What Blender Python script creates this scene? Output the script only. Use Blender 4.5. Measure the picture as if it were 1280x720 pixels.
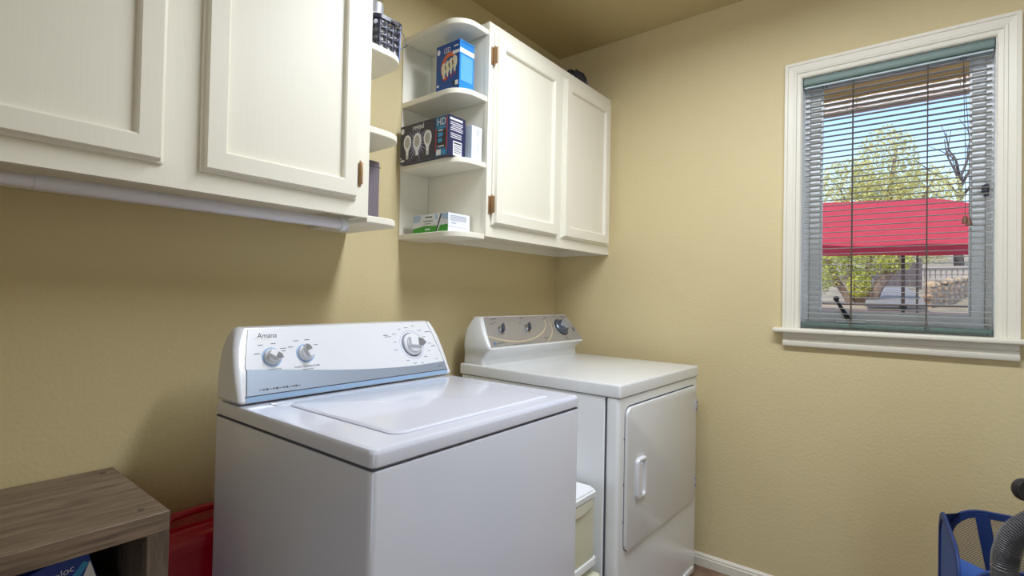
import bpy, bmesh, math, random
from mathutils import Matrix, Vector

for o in list(bpy.data.objects):
    bpy.data.objects.remove(o, do_unlink=True)
SC = bpy.context.scene
COL = SC.collection
R = math.radians
random.seed(7)

# ------------------------------------------------------------------ camera
cam_d = bpy.data.cameras.new('camera'); cam = bpy.data.objects.new('camera', cam_d); COL.objects.link(cam)
FW = Vector((0.78173414, 0.62343798, 0.014725)); RT = Vector((0.62314739, -0.78184527, 0.02013225)); UPV = Vector((-0.02406388, 0.00656223, 0.99968889))
cm = Matrix.Identity(4)
for i in range(3):
    cm[i][0] = RT[i]; cm[i][1] = UPV[i]; cm[i][2] = -FW[i]
cm[0][3], cm[1][3], cm[2][3] = -2.2837, -1.5259, 1.1512
cam.matrix_world = cm
cam_d.sensor_width = 36.0; cam_d.lens = 641.215 / 1280 * 36.0; cam_d.clip_start = 0.02; cam_d.clip_end = 400
SC.camera = cam

# ------------------------------------------------------------------ world, sun, lights, exposure
w = bpy.data.worlds.new('sky'); SC.world = w; w.use_nodes = True
nt = w.node_tree; nt.nodes.clear()
sky = nt.nodes.new('ShaderNodeTexSky'); sky.sky_type = 'NISHITA'; sky.sun_disc = False
sky.sun_elevation = R(48); sky.sun_rotation = R(250); sky.air_density = 1.0; sky.dust_density = 0.6; sky.ozone_density = 1.5
bg = nt.nodes.new('ShaderNodeBackground'); bg.inputs['Strength'].default_value = 0.34
out = nt.nodes.new('ShaderNodeOutputWorld')
nt.links.new(sky.outputs[0], bg.inputs[0]); nt.links.new(bg.outputs[0], out.inputs[0])

def lamp(name, kind, energy, color, loc, direction, **kw):
    d = bpy.data.lights.new(name, kind); d.energy = energy; d.color = color
    for k, v in kw.items(): setattr(d, k, v)
    o = bpy.data.objects.new(name, d); COL.objects.link(o); o.location = loc
    o.rotation_euler = Vector(direction).to_track_quat('-Z', 'Y').to_euler()
    return o
lamp('sun', 'SUN', 3.4, (1.0, 0.94, 0.84), (0, 0, 20), (0.62, -0.28, -0.80), angle=R(0.6))
# added bluish fill lamp beyond an unseen doorway behind the camera
lamp('hallway_fill', 'AREA', 29, (0.64, 0.79, 1.0), (-3.80, -2.62, 1.30), (1, 0.25, -0.03), shape='RECTANGLE', size=1.0, size_y=2.0)
# the linear lamp on the laundry ceiling
FIX = (-1.08, -1.25)
tube = lamp('linear_tube', 'AREA', 29.5, (0.85, 0.915, 1.0), (FIX[0], FIX[1], 2.315), (0, 0, -1), shape='RECTANGLE', size=0.20, size_y=1.15)
tube.rotation_euler = (0, 0, 0)

SC.view_settings.view_transform = 'Standard'; SC.view_settings.look = 'None'
SC.view_settings.gamma = 1.0; SC.view_settings.use_curve_mapping = False
SC.view_settings.exposure = 0.02

# ------------------------------------------------------------------ materials
def lin(c):
    return tuple(((v / 255) / 12.92 if v / 255 <= .04045 else ((v / 255 + .055) / 1.055) ** 2.4) for v in c)
MATS = {}
def mat(name, rgb, rough=.5, metal=0, coat=0, spec=.5, bump=None, var=None, emit=None, alpha=1, trans=0):
    """rgb in sRGB 0-255; bump=(scale,strength,distance); var=(scale,rgb2,stretch)"""
    if name in MATS: return MATS[name]
    m = bpy.data.materials.new(name); m.use_nodes = True; n = m.node_tree; b = n.nodes['Principled BSDF']
    b.inputs['Base Color'].default_value = (*lin(rgb), 1); b.inputs['Roughness'].default_value = rough
    b.inputs['Metallic'].default_value = metal; b.inputs['Coat Weight'].default_value = coat
    b.inputs['Coat Roughness'].default_value = .08
    b.inputs['Specular IOR Level'].default_value = spec
    b.inputs['Alpha'].default_value = alpha
    b.inputs['Transmission Weight'].default_value = trans
    tc = n.nodes.new('ShaderNodeTexCoord')
    if bump:
        t = n.nodes.new('ShaderNodeTexNoise'); t.inputs['Scale'].default_value = bump[0]; t.inputs['Detail'].default_value = 3
        bp = n.nodes.new('ShaderNodeBump'); bp.inputs['Strength'].default_value = bump[1]; bp.inputs['Distance'].default_value = bump[2]
        src = tc.outputs['Object']
        if len(bump) > 3:
            mp = n.nodes.new('ShaderNodeMapping'); mp.inputs['Scale'].default_value = bump[3]
            n.links.new(src, mp.inputs[0]); src = mp.outputs[0]
        n.links.new(src, t.inputs['Vector']); n.links.new(t.outputs[0], bp.inputs['Height']); n.links.new(bp.outputs[0], b.inputs['Normal'])
    if var:
        t = n.nodes.new('ShaderNodeTexNoise'); t.inputs['Scale'].default_value = var[0]; t.inputs['Detail'].default_value = 5
        src = tc.outputs['Object']
        if len(var) > 2:
            mp = n.nodes.new('ShaderNodeMapping'); mp.inputs['Scale'].default_value = var[2]
            n.links.new(src, mp.inputs[0]); src = mp.outputs[0]
        n.links.new(src, t.inputs['Vector'])
        cr = n.nodes.new('ShaderNodeValToRGB'); cr.color_ramp.elements[0].position = .32; cr.color_ramp.elements[1].position = .68
        cr.color_ramp.elements[0].color = (*lin(rgb), 1); cr.color_ramp.elements[1].color = (*lin(var[1]), 1)
        n.links.new(t.outputs[0], cr.inputs[0]); n.links.new(cr.outputs[0], b.inputs['Base Color'])
    if emit:
        b.inputs['Emission Color'].default_value = (*lin(emit[0]), 1); b.inputs['Emission Strength'].default_value = emit[1]
    MATS[name] = m
    return m

M_wall = mat('tan_wall_paint', (208, 191, 146), .62, bump=(95, .26, .004), var=(2.0, (212, 195, 150)))
M_ceil = mat('tan_ceiling_paint', (196, 178, 132), .8, bump=(80, .3, .004))
M_floor = mat('brown_vinyl_floor', (150, 122, 100), .45, var=(14, (112, 84, 64)))
M_trim = mat('cream_trim_paint', (226, 220, 204), .38, bump=(30, .05, .002))
M_cab = mat('ivory_cabinet_paint', (236, 231, 215), .5, bump=(22, .16, .0015, (6, 6, .5)))
M_white = mat('white_appliance_enamel', (219, 222, 236), .22, coat=.55, bump=(260, .04, .0006))
M_whitep = mat('white_appliance_plastic', (230, 231, 236), .3, coat=.3)
M_dwhite = mat('dryer_enamel', (228, 229, 230), .24, coat=.5, bump=(260, .04, .0006))
M_seam = mat('dark_seam', (92, 94, 104), .7)
M_silver = mat('brushed_silver_plastic', (152, 162, 178), .45, metal=.35, bump=(90, .05, .0005, (.3, 8, 8)))
M_bluestrip = mat('pale_blue_glossy_strip', (150, 180, 212), .2, coat=.6)
M_taupe = mat('silver_taupe_panel', (170, 166, 164), .35, metal=.45)
M_chrome = mat('chrome', (200, 205, 215), .18, metal=1)
M_dgrey = mat('dark_grey_print', (70, 72, 84), .6)
M_grip = mat('grey_knob_grip', (120, 118, 122), .5)
M_yel = mat('pale_gold_line', (215, 200, 160), .4)
M_brass = mat('antique_brass', (158, 126, 88), .45, metal=.5)
M_rod = mat('white_rod_enamel', (232, 230, 238), .35)
M_wood = mat('weathered_oak_laminate', (136, 117, 97), .5, bump=(60, .15, .001, (1.5, 14, 14)), var=(9, (94, 79, 68), (1.2, 9, 16)))
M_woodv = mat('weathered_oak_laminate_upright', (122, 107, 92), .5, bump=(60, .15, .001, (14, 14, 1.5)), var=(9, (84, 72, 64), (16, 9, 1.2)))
M_red = mat('glossy_red_plastic', (192, 14, 50), .22, coat=.4)
M_vinyl = mat('white_window_vinyl', (246, 248, 250), .35)
M_sage = mat('sage_green_metal', (92, 110, 102), .4, metal=.15)
M_slat = mat('sage_grey_slat', (164, 162, 152), .45)
M_cord = mat('brown_grey_cord', (92, 82, 74), .8)
M_tassel = mat('walnut_tassel', (110, 76, 50), .5)
M_black = mat('black_plastic', (26, 26, 30), .35)
M_hose = mat('grey_ribbed_hose', (92, 90, 92), .38)
M_navy = mat('navy_nylon', (26, 52, 112), .6, bump=(120, .1, .001))
M_blue = mat('blue_nylon', (36, 78, 150), .6, bump=(120, .1, .001))
M_frost = mat('frosted_white_plastic', (236, 238, 240), .35)
M_cream = mat('milky_cream_plastic', (214, 212, 186), .3, alpha=1)
def wmat(n, c, r=.5, **k): return mat(n, c, r, **k)
M_ledblue = wmat('led_carton_blue', (44, 132, 204), .35); M_leddark = wmat('led_carton_dark_blue', (28, 78, 150), .35)
M_revnavy = wmat('globe_carton_navy', (40, 42, 78), .35); M_revback = wmat('globe_carton_charcoal', (48, 48, 66), .35)
M_print_w = wmat('white_print', (232, 232, 236)); M_print_o = wmat('orange_print', (214, 112, 64)); M_print_c = wmat('cyan_print', (60, 150, 205))
M_print_r = wmat('red_print', (170, 50, 70)); M_print_cream = wmat('bulb_print', (226, 218, 190)); M_print_g = wmat('green_print', (62, 158, 52))
M_print_gl = wmat('glow_print', (150, 148, 186)); M_print_sky = wmat('pale_sky_print', (176, 200, 226)); M_print_k = wmat('black_print', (40, 42, 52))
M_palebox = wmat('pale_blue_carton', (196, 208, 222)); M_whitebox = wmat('white_carton', (232, 234, 240)); M_print_y = wmat('yellow_print', (226, 200, 40))
M_zip = wmat('blue_bag_carton', (24, 62, 158), .35)
M_mauve = wmat('mauve_grey_plastic', (112, 102, 112), .45)
M_basket = mat('charcoal_plastic', (52, 50, 66), .35)
M_can = wmat('grey_tin', (190, 190, 198), .35, metal=.4)
M_glow = mat('opal_glass_lit', (250, 246, 238), .3, emit=((236, 242, 255), 3.2))
# window glass: clear pane with a weak mirror
M_glass = bpy.data.materials.new('window_glass'); M_glass.use_nodes = True
_n = M_glass.node_tree; _n.nodes.clear()
_t = _n.nodes.new('ShaderNodeBsdfTransparent'); _t.inputs[0].default_value = (.96, .975, .97, 1)
_g = _n.nodes.new('ShaderNodeBsdfGlossy'); _g.inputs['Roughness'].default_value = .02
_x = _n.nodes.new('ShaderNodeMixShader'); _x.inputs[0].default_value = .015
_o = _n.nodes.new('ShaderNodeOutputMaterial')
_n.links.new(_t.outputs[0], _x.inputs[1]); _n.links.new(_g.outputs[0], _x.inputs[2]); _n.links.new(_x.outputs[0], _o.inputs[0])
# open mesh cloth
def mesh_cloth(name, rgb, period, fill):
    m = bpy.data.materials.new(name); m.use_nodes = True; n = m.node_tree; b = n.nodes['Principled BSDF']
    b.inputs['Base Color'].default_value = (*lin(rgb), 1); b.inputs['Roughness'].default_value = .7
    tc = n.nodes.new('ShaderNodeTexCoord'); sp = n.nodes.new('ShaderNodeSeparateXYZ'); n.links.new(tc.outputs['Object'], sp.inputs[0])
    def mth(op, a, b_=None):
        q = n.nodes.new('ShaderNodeMath'); q.operation = op
        for i, v in enumerate((a, b_)):
            if v is None: continue
            if isinstance(v, (int, float)): q.inputs[i].default_value = v
            else: n.links.new(v, q.inputs[i])
        return q.outputs[0]
    u = mth('ADD', sp.outputs[0], sp.outputs[1]); w_ = sp.outputs[2]
    ms = [mth('LESS_THAN', mth('FRACT', mth('MULTIPLY', mth(op, u, w_), 1 / period)), fill) for op in ('ADD', 'SUBTRACT')]
    n.links.new(mth('MAXIMUM', *ms), b.inputs['Alpha'])
    return m
M_mesh = mesh_cloth('open_mesh_cloth', (58, 64, 96), .007, .24)

# ------------------------------------------------------------------ mesh helpers
def tag(o, label=None, cat=None, group=None, kind=None):
    if label: o['label'] = label
    if cat: o['category'] = cat
    if group: o['group'] = group
    if kind: o['kind'] = kind
    return o
def empty(name, loc=(0, 0, 0), rz=0, label=None, cat=None, group=None, kind=None):
    o = bpy.data.objects.new(name, None); COL.objects.link(o); o.location = loc; o.rotation_euler = (0, 0, rz)
    o.empty_display_size = .05
    return tag(o, label, cat, group, kind)
def obj(name, bm, m, parent=None, smooth=True, angle=35, label=None, cat=None, group=None, kind=None, loc=None, rot=None):
    if isinstance(bm, bmesh.types.BMesh):
        me = bpy.data.meshes.new(name); bm.to_mesh(me); bm.free()
    else: me = bm
    if m is not None and not me.materials: me.materials.append(m)
    if smooth:
        me.shade_smooth(); me.set_sharp_from_angle(angle=R(angle))
    o = bpy.data.objects.new(name, me); COL.objects.link(o); o.parent = parent
    if loc: o.location = loc
    if rot: o.rotation_euler = rot
    return tag(o, label, cat, group, kind)
def B(): return bmesh.new()
def box(bm, x0, x1, y0, y1, z0, z1, bev=0, seg=2, M=None):
    x0, x1 = min(x0, x1), max(x0, x1); y0, y1 = min(y0, y1), max(y0, y1); z0, z1 = min(z0, z1), max(z0, z1)
    g = bmesh.ops.create_cube(bm, size=1)['verts']
    for v in g: v.co = Vector(((x0 + x1) / 2 + v.co.x * (x1 - x0), (y0 + y1) / 2 + v.co.y * (y1 - y0), (z0 + z1) / 2 + v.co.z * (z1 - z0)))
    vs = g
    if bev:
        es = list({e for v in g for e in v.link_edges})
        r = bmesh.ops.bevel(bm, geom=es, offset=bev, segments=seg, profile=.5, affect='EDGES')
        vs = list({v for v in r['verts']} | {v for v in g if v.is_valid})
    if M is not None:
        for v in vs: v.co = M @ v.co
    return bm
def BX(*a, **k): return box(B(), *a, **k)
def prism(bm, pts, axis, a, b, M=None):
    """extrude a 2D outline; axis 'z': pts=(x,y), 'y': pts=(x,z), 'x': pts=(y,z)"""
    def P(p, h): return {'z': (p[0], p[1], h), 'y': (p[0], h, p[1]), 'x': (h, p[0], p[1])}[axis]
    lo = [bm.verts.new(P(p, a)) for p in pts]; hi = [bm.verts.new(P(p, b)) for p in pts]; n = len(pts)
    fs = [bm.faces.new(lo), bm.faces.new(hi)]
    for i in range(n): fs.append(bm.faces.new((lo[i], lo[(i + 1) % n], hi[(i + 1) % n], hi[i])))
    bmesh.ops.recalc_face_normals(bm, faces=fs)
    if M is not None:
        for v in lo + hi: v.co = M @ v.co
    return bm
def ring_prism(bm, outer, inner, axis, a, b, M=None):
    def P(p, h): return {'z': (p[0], p[1], h), 'y': (p[0], h, p[1]), 'x': (h, p[0], p[1])}[axis]
    n = len(outer); V = [[bm.verts.new(P(p, h)) for p in loop] for loop in (outer, inner) for h in (a, b)]
    oa, ob, ia, ib = V; fs = []
    for i in range(n):
        j = (i + 1) % n
        fs += [bm.faces.new((oa[i], oa[j], ob[j], ob[i])), bm.faces.new((ia[j], ia[i], ib[i], ib[j])),
               bm.faces.new((ob[i], ob[j], ib[j], ib[i])), bm.faces.new((oa[j], oa[i], ia[i], ia[j]))]
    bmesh.ops.recalc_face_normals(bm, faces=fs)
    if M is not None:
        for l in V:
            for v in l: v.co = M @ v.co
    return bm
def rrect(x0, x1, y0, y1, r, n=5):
    rr = r if isinstance(r, (list, tuple)) else [r] * 4      # corners: (x0,y0),(x1,y0),(x1,y1),(x0,y1)
    out = []
    for (cx, cy, sx, sy, a0), q in zip(((x0, y0, 1, 1, 180), (x1, y0, -1, 1, 270), (x1, y1, -1, -1, 0), (x0, y1, 1, -1, 90)), rr):
        if q <= 0: out.append((cx, cy)); continue
        for k in range(n + 1):
            t = R(a0 + 90 * k / n); out.append((cx + sx * q + q * math.cos(t), cy + sy * q + q * math.sin(t)))
    return out
def circ(cx, cy, r, n=24, ry=None): return [(cx + r * math.cos(2 * math.pi * k / n), cy + (ry or r) * math.sin(2 * math.pi * k / n)) for k in range(n)]
def lathe(bm, prof, n=28, M=None):
    rings = []
    for r, z in prof:
        if r < 1e-6: rings.append([bm.verts.new((0, 0, z))])
        else: rings.append([bm.verts.new((r * math.cos(2 * math.pi * k / n), r * math.sin(2 * math.pi * k / n), z)) for k in range(n)])
    fs = []
    for a, b in zip(rings, rings[1:]):
        for k in range(n):
            q = (a[k % len(a)], a[(k + 1) % len(a)], b[(k + 1) % len(b)], b[k % len(b)]); u = list(dict.fromkeys(q))
            if len(u) > 2: fs.append(bm.faces.new(u))
    bmesh.ops.recalc_face_normals(bm, faces=fs)
    if M is not None:
        for rg in rings:
            for v in rg: v.co = M @ v.co
    return bm
def sweep(bm, pts, rad, n=10, cap=True, ell=None):
    pts = [Vector(p) for p in pts]; rings = []; up = None
    for i, p in enumerate(pts):
        t = (pts[min(i + 1, len(pts) - 1)] - pts[max(i - 1, 0)]).normalized()
        if up is None: up = Vector((0, 0, 1)) if abs(t.z) < .9 else Vector((1, 0, 0))
        s = t.cross(up).normalized(); up = s.cross(t).normalized()
        r = rad[i] if isinstance(rad, (list, tuple)) else rad
        rings.append([bm.verts.new(p + (s * math.cos(2 * math.pi * k / n) + up * math.sin(2 * math.pi * k / n) * (ell or 1)) * r) for k in range(n)])
    fs = []
    for a, b in zip(rings, rings[1:]):
        for k in range(n): fs.append(bm.faces.new((a[k], a[(k + 1) % n], b[(k + 1) % n], b[k])))
    if cap: fs += [bm.faces.new(rings[0]), bm.faces.new(rings[-1])]
    bmesh.ops.recalc_face_normals(bm, faces=fs)
    return bm
def spline(ctrl, n):
    P = [Vector(c) for c in ctrl]; P = [2 * P[0] - P[1]] + P + [2 * P[-1] - P[-2]]; out = []
    segs = len(P) - 3
    for s in range(segs):
        a, b, c, d = P[s:s + 4]
        for k in range(n):
            t = k / n
            out.append(.5 * ((2 * b) + (c - a) * t + (2 * a - 5 * b + 4 * c - d) * t * t + (3 * b - a - 3 * c + d) * t ** 3))
    out.append(P[-2]); return out
def frame(o, xa, ya):
    """matrix with local x,y axes along xa, ya"""
    xa = Vector(xa).normalized(); ya = Vector(ya).normalized(); za = xa.cross(ya)
    m = Matrix.Identity(4)
    for i in range(3): m[i][0] = xa[i]; m[i][1] = ya[i]; m[i][2] = za[i]; m[i][3] = o[i]
    return m
def text(name, s, size, m, parent, M, sx=1, align='CENTER', shear=0):
    c = bpy.data.curves.new(name, 'FONT'); c.body = s; c.size = size; c.align_x = align; c.align_y = 'CENTER'; c.shear = shear; c.resolution_u = 3
    t = bpy.data.objects.new(name, c); COL.objects.link(t)
    dg = bpy.context.evaluated_depsgraph_get(); me = bpy.data.meshes.new_from_object(t.evaluated_get(dg))
    bpy.data.objects.remove(t, do_unlink=True)
    me.transform(M @ Matrix.Diagonal((sx, 1, 1, 1)))
    me.materials.clear(); me.materials.append(m)
    o = bpy.data.objects.new(name, me); COL.objects.link(o); o.parent = parent
    return o
def flat(name, pts, m, parent, M, h=.0006):
    return obj(name, prism(B(), pts, 'z', 0, h, M), m, parent, smooth=False)

# ------------------------------------------------------------------ room shell
H = 2.4232; XW = -3.4; YF = -3.3
obj('floor', BX(XW - 1.2, .02, YF - .05, .02, -.06, 0), M_floor, kind='structure')
obj('ceiling', BX(XW - 1.2, .15, YF - .15, .15, H, H + .08), M_ceil, kind='structure')
obj('wall_back', BX(XW - 1.2, .15, 0, .12, -.06, H), M_wall, kind='structure')
obj('wall_front', BX(XW - 1.2, .15, YF - .12, YF, -.06, H), M_wall, kind='structure')
bm = B(); box(bm, XW - .1, XW, -2.15, 0, -.06, H); box(bm, XW - .1, XW, YF, -3.1, -.06, H); box(bm, XW - .1, XW, -3.1, -2.15, 2.1, H)
obj('wall_left', bm, M_wall, kind='structure')
obj('wall_hall', BX(XW - 1.25, XW - 1.2, YF - .1, .1, -.06, H), M_wall, kind='structure')
WY0, WY1, WZ0, WZ1 = -1.149, -1.719, 1.0455, 2.092       # the window opening
bm = B(); box(bm, 0, .15, WY0, 0, -.06, H); box(bm, 0, .15, YF, WY1, -.06, H); box(bm, 0, .15, WY1, WY0, -.06, WZ0); box(bm, 0, .15, WY1, WY0, WZ1, H)
obj('wall_right', bm, M_wall, kind='structure')
def baseboard(name, a, b, axis):
    prof = [(0, 0), (-.014, 0), (-.014, .034), (-.011, .037), (-.011, .044), (-.006, .050), (0, .052)]
    bm = B()
    if axis == 'y': prism(bm, prof, 'y', a, b)
    else: prism(bm, [(p[0], p[1]) for p in prof], 'x', a, b)
    obj(name, bm, M_trim, kind='structure')
baseboard('baseboard_right', YF + .02, -.016, 'y'); baseboard('baseboard_back', XW, 0, 'x')

# ------------------------------------------------------------------ window
win = empty('window_1', (0, -1.435, 1.05), 0, 'white casement window with cream moulded casing and sill', 'window', kind='structure')
def wobj(name, bm, m, par=win, **k):
    for v in bm.verts: v.co -= Vector((0, -1.435, 1.05))
    return obj(name, bm, m, par, **k)
# casing: moulded profile (across the width u from the outside in, height h off the wall)
PROF = [(0, 0), (0, .022), (.010, .022), (.012, .019), (.030, .016), (.032, .018), (.040, .016), (.042, .012), (.054, .010), (.058, .006), (.058, 0)]
def casing(pts_outer, pts_inner):
    """pts: start and end corner for the outer and inner line (y,z)"""
    bm = B(); rings = []
    for (oy, oz), (iy, iz) in zip(pts_outer, pts_inner):
        rings.append([bm.verts.new((-h, oy + (iy - oy) * u / .058, oz + (iz - oz) * u / .058)) for u, h in PROF])
    for a, b in zip(rings, rings[1:]):
        for k in range(len(PROF) - 1): bm.faces.new((a[k], a[k + 1], b[k + 1], b[k]))
    for r_ in (rings[0], rings[-1]): bm.faces.new(r_)
    bmesh.ops.recalc_face_normals(bm, faces=bm.faces)
    return bm
oy0, oy1, oz1 = -1.096, -1.772, 2.092; iy0, iy1, iz1 = oy0 - .058, oy1 + .058, oz1 - .060; zb = 1.046
wobj('casing', casing([(oy0, zb), (oy0, oz1)], [(iy0, zb), (iy0, iz1)]), M_trim, angle=20)
wobj('casing', casing([(oy0, oz1), (oy1, oz1)], [(iy0, iz1), (iy1, iz1)]), M_trim, angle=20)
wobj('casing', casing([(oy1, oz1), (oy1, zb)], [(iy1, iz1), (iy1, zb)]), M_trim, angle=20)
wobj('sill', BX(-.045, .06, -1.807, -1.064, 1.028, 1.046, bev=.006, seg=3), M_trim)
ap = [(0, 1.028), (-.010, 1.028), (-.012, 1.008), (-.016, 1.006), (-.016, .996), (-.021, .994), (-.021, .982), (-.018, .976), (0, .975)]
wobj('apron', prism(B(), ap, 'y', oy1 + .001, oy0 - .001), M_trim)
# jamb, frame, sash
bm = B(); box(bm, .0005, .15, iy0 - .001, iy0 + .0045, zb + .0005, 2.0915); box(bm, .0005, .15, iy1 - .0045, iy1 + .001, zb + .0005, 2.0915); box(bm, .0005, .052, iy1, iy0, iz1 - .001, iz1 + .0595)
wobj('jamb', bm, M_vinyl)
FT = 2.091
def rect_ring(y0, y1, z0, z1, wl, x0, x1, wb=None, bev=0):
    wb = wb or wl
    o_ = [(y0, z0), (y1, z0), (y1, z1), (y0, z1)]; i_ = [(y0 - wl, z0 + wb), (y1 + wl, z0 + wb), (y1 + wl, z1 - wl), (y0 - wl, z1 - wl)]
    return ring_prism(B(), o_, i_, 'x', x0, x1)
wobj('window_frame', rect_ring(iy0 - .001, iy1 + .001, zb, FT, .017, .068, .145, .030), M_vinyl)
sash = wobj('sash', rect_ring(iy0 - .019, iy1 + .019, zb + .030, FT - .018, .034, .078, .125, .034), M_vinyl)
wobj('sash_bead', rect_ring(iy0 - .0535, iy1 + .0535, zb + .0645, FT - .0525, .006, .092, .112, .007), M_vinyl)
wobj('glass_pane', BX(.099, .104, iy1 + .054, iy0 - .054, zb + .065, FT - .053), M_glass)
ck = wobj('crank_base', BX(.040, .068, -1.365, -1.270, 1.072, 1.083, bev=.003), M_vinyl)
bm = B(); sweep(bm, [(.052, -1.312, 1.078), (.048, -1.306, 1.096), (.040, -1.292, 1.122), (.034, -1.279, 1.146), (.033, -1.273, 1.158)], [.010, .0095, .007, .006, .006], 10)
wobj('crank_arm', bm, M_black)
bm = B(); lathe(bm, [(0, -.010), (.007, -.009), (.0105, 0), (.009, .008), (0, .011)], 14, Matrix.Translation((.030, -1.272, 1.164)))
wobj('crank_knob', bm, M_black)
bm = B(); box(bm, .058, .078, -1.7035, -1.690, 1.520, 1.560, bev=.003); box(bm, .052, .066, -1.700, -1.684, 1.530, 1.556, bev=.004)
wobj('sash_lock', bm, M_dgrey)

# ------------------------------------------------------------------ venetian blind
bl = empty('venetian_blind', (.03, -1.433, 1.066), 0, 'open venetian blind with thin grey-green slats and sage headrail in the window', 'blind')
def bobj(name, bm, m, **k):
    for v in bm.verts: v.co -= Vector((.03, -1.433, 1.066))
    return obj(name, bm, m, bl, **k)
by0, by1 = iy0 - .004, iy1 + .004
hr = [(.003, 2.030), (.048, 2.030), (.048, 2.002), (.044, 1.997), (.010, 1.997), (.004, 2.002), (.001, 2.015)]
bobj('headrail', prism(B(), hr, 'y', by1, by0), M_sage)
bobj('headrail_lip', BX(.008, .047, by1 + .002, by0 - .002, 1.991, 1.9965), mat('pale_sage_metal', (176, 190, 196), .4))
for yy in (-1.222, -1.233, -1.628, -1.640):
    bobj('cord_guide', BX(.018, .026, yy - .003, yy + .003, 1.984, 1.991), M_dgrey, smooth=False)
bobj('bottom_rail', BX(.018, .044, by1 + .003, by0 - .003, 1.0545, 1.070, bev=.004), M_sage)
for yy in (by0 - .005, by1 + .005): bobj('rail_end_cap', BX(.016, .046, yy - .006, yy + .006, 1.052, 1.072, bev=.004), M_sage)
NS = 44; sl0 = None
for k in range(NS):
    z = 1.086 + (1.982 - 1.086) * k / (NS - 1)
    if sl0 is None:
        bm = B(); L = []
        for yy in (by1 + .003, by0 - .003):
            L.append([bm.verts.new((dx, yy + 1.433, .0016 * (1 - (dx / .0125) ** 2) + dx * .015)) for dx in (-.0112, -.0055, 0, .0055, .0112)])
        for i in range(4): bm.faces.new((L[0][i], L[0][i + 1], L[1][i + 1], L[1][i]))
        sl0 = obj('slat', bm, M_slat, bl); me0 = sl0.data
        md = None
        # give the strip its thickness
        b2 = bmesh.new(); b2.from_mesh(me0); bmesh.ops.solidify(b2, geom=b2.faces[:], thickness=.0011); b2.to_mesh(me0); b2.free(); me0.shade_smooth(); me0.set_sharp_from_angle(angle=R(40))
        o = sl0
    else:
        o = sl0.copy(); COL.objects.link(o); o.parent = bl
    o.location = (0, 0, z - 1.066)
for yy in (-1.320, -1.540):
    for xx in (.0165, .0435):
        bobj('ladder_cord', sweep(B(), [(xx, yy, 1.058), (xx, yy, 1.50), (xx, yy, 1.992)], .0011, 6), M_cord)
    bobj('lift_cord', sweep(B(), [(.0155, yy + .004, 1.055), (.0155, yy + .001, 1.09), (.0155, yy + .001, 1.992)], .0008, 6), M_cord)
    bobj('lift_cord', sweep(B(), [(.0155, yy - .008, 1.055), (.0155, yy - .002, 1.10), (.0155, yy - .001, 1.992)], .0008, 6), M_cord)
for i, yy in enumerate((-1.640, -1.650)):
    bobj('pull_cord', sweep(B(), [(.004, yy, 1.448 - .008 * i), (.004, yy + .001, 1.7), (.006, -1.632, 1.992)], .0009, 6), M_cord)
    bobj('tassel', lathe(B(), [(0, .026), (.004, .025), (.0075, .012), (.0095, .001), (.0085, 0), (0, 0)], 14, Matrix.Translation((.004, yy, 1.424 - .008 * i))), M_tassel)

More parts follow.
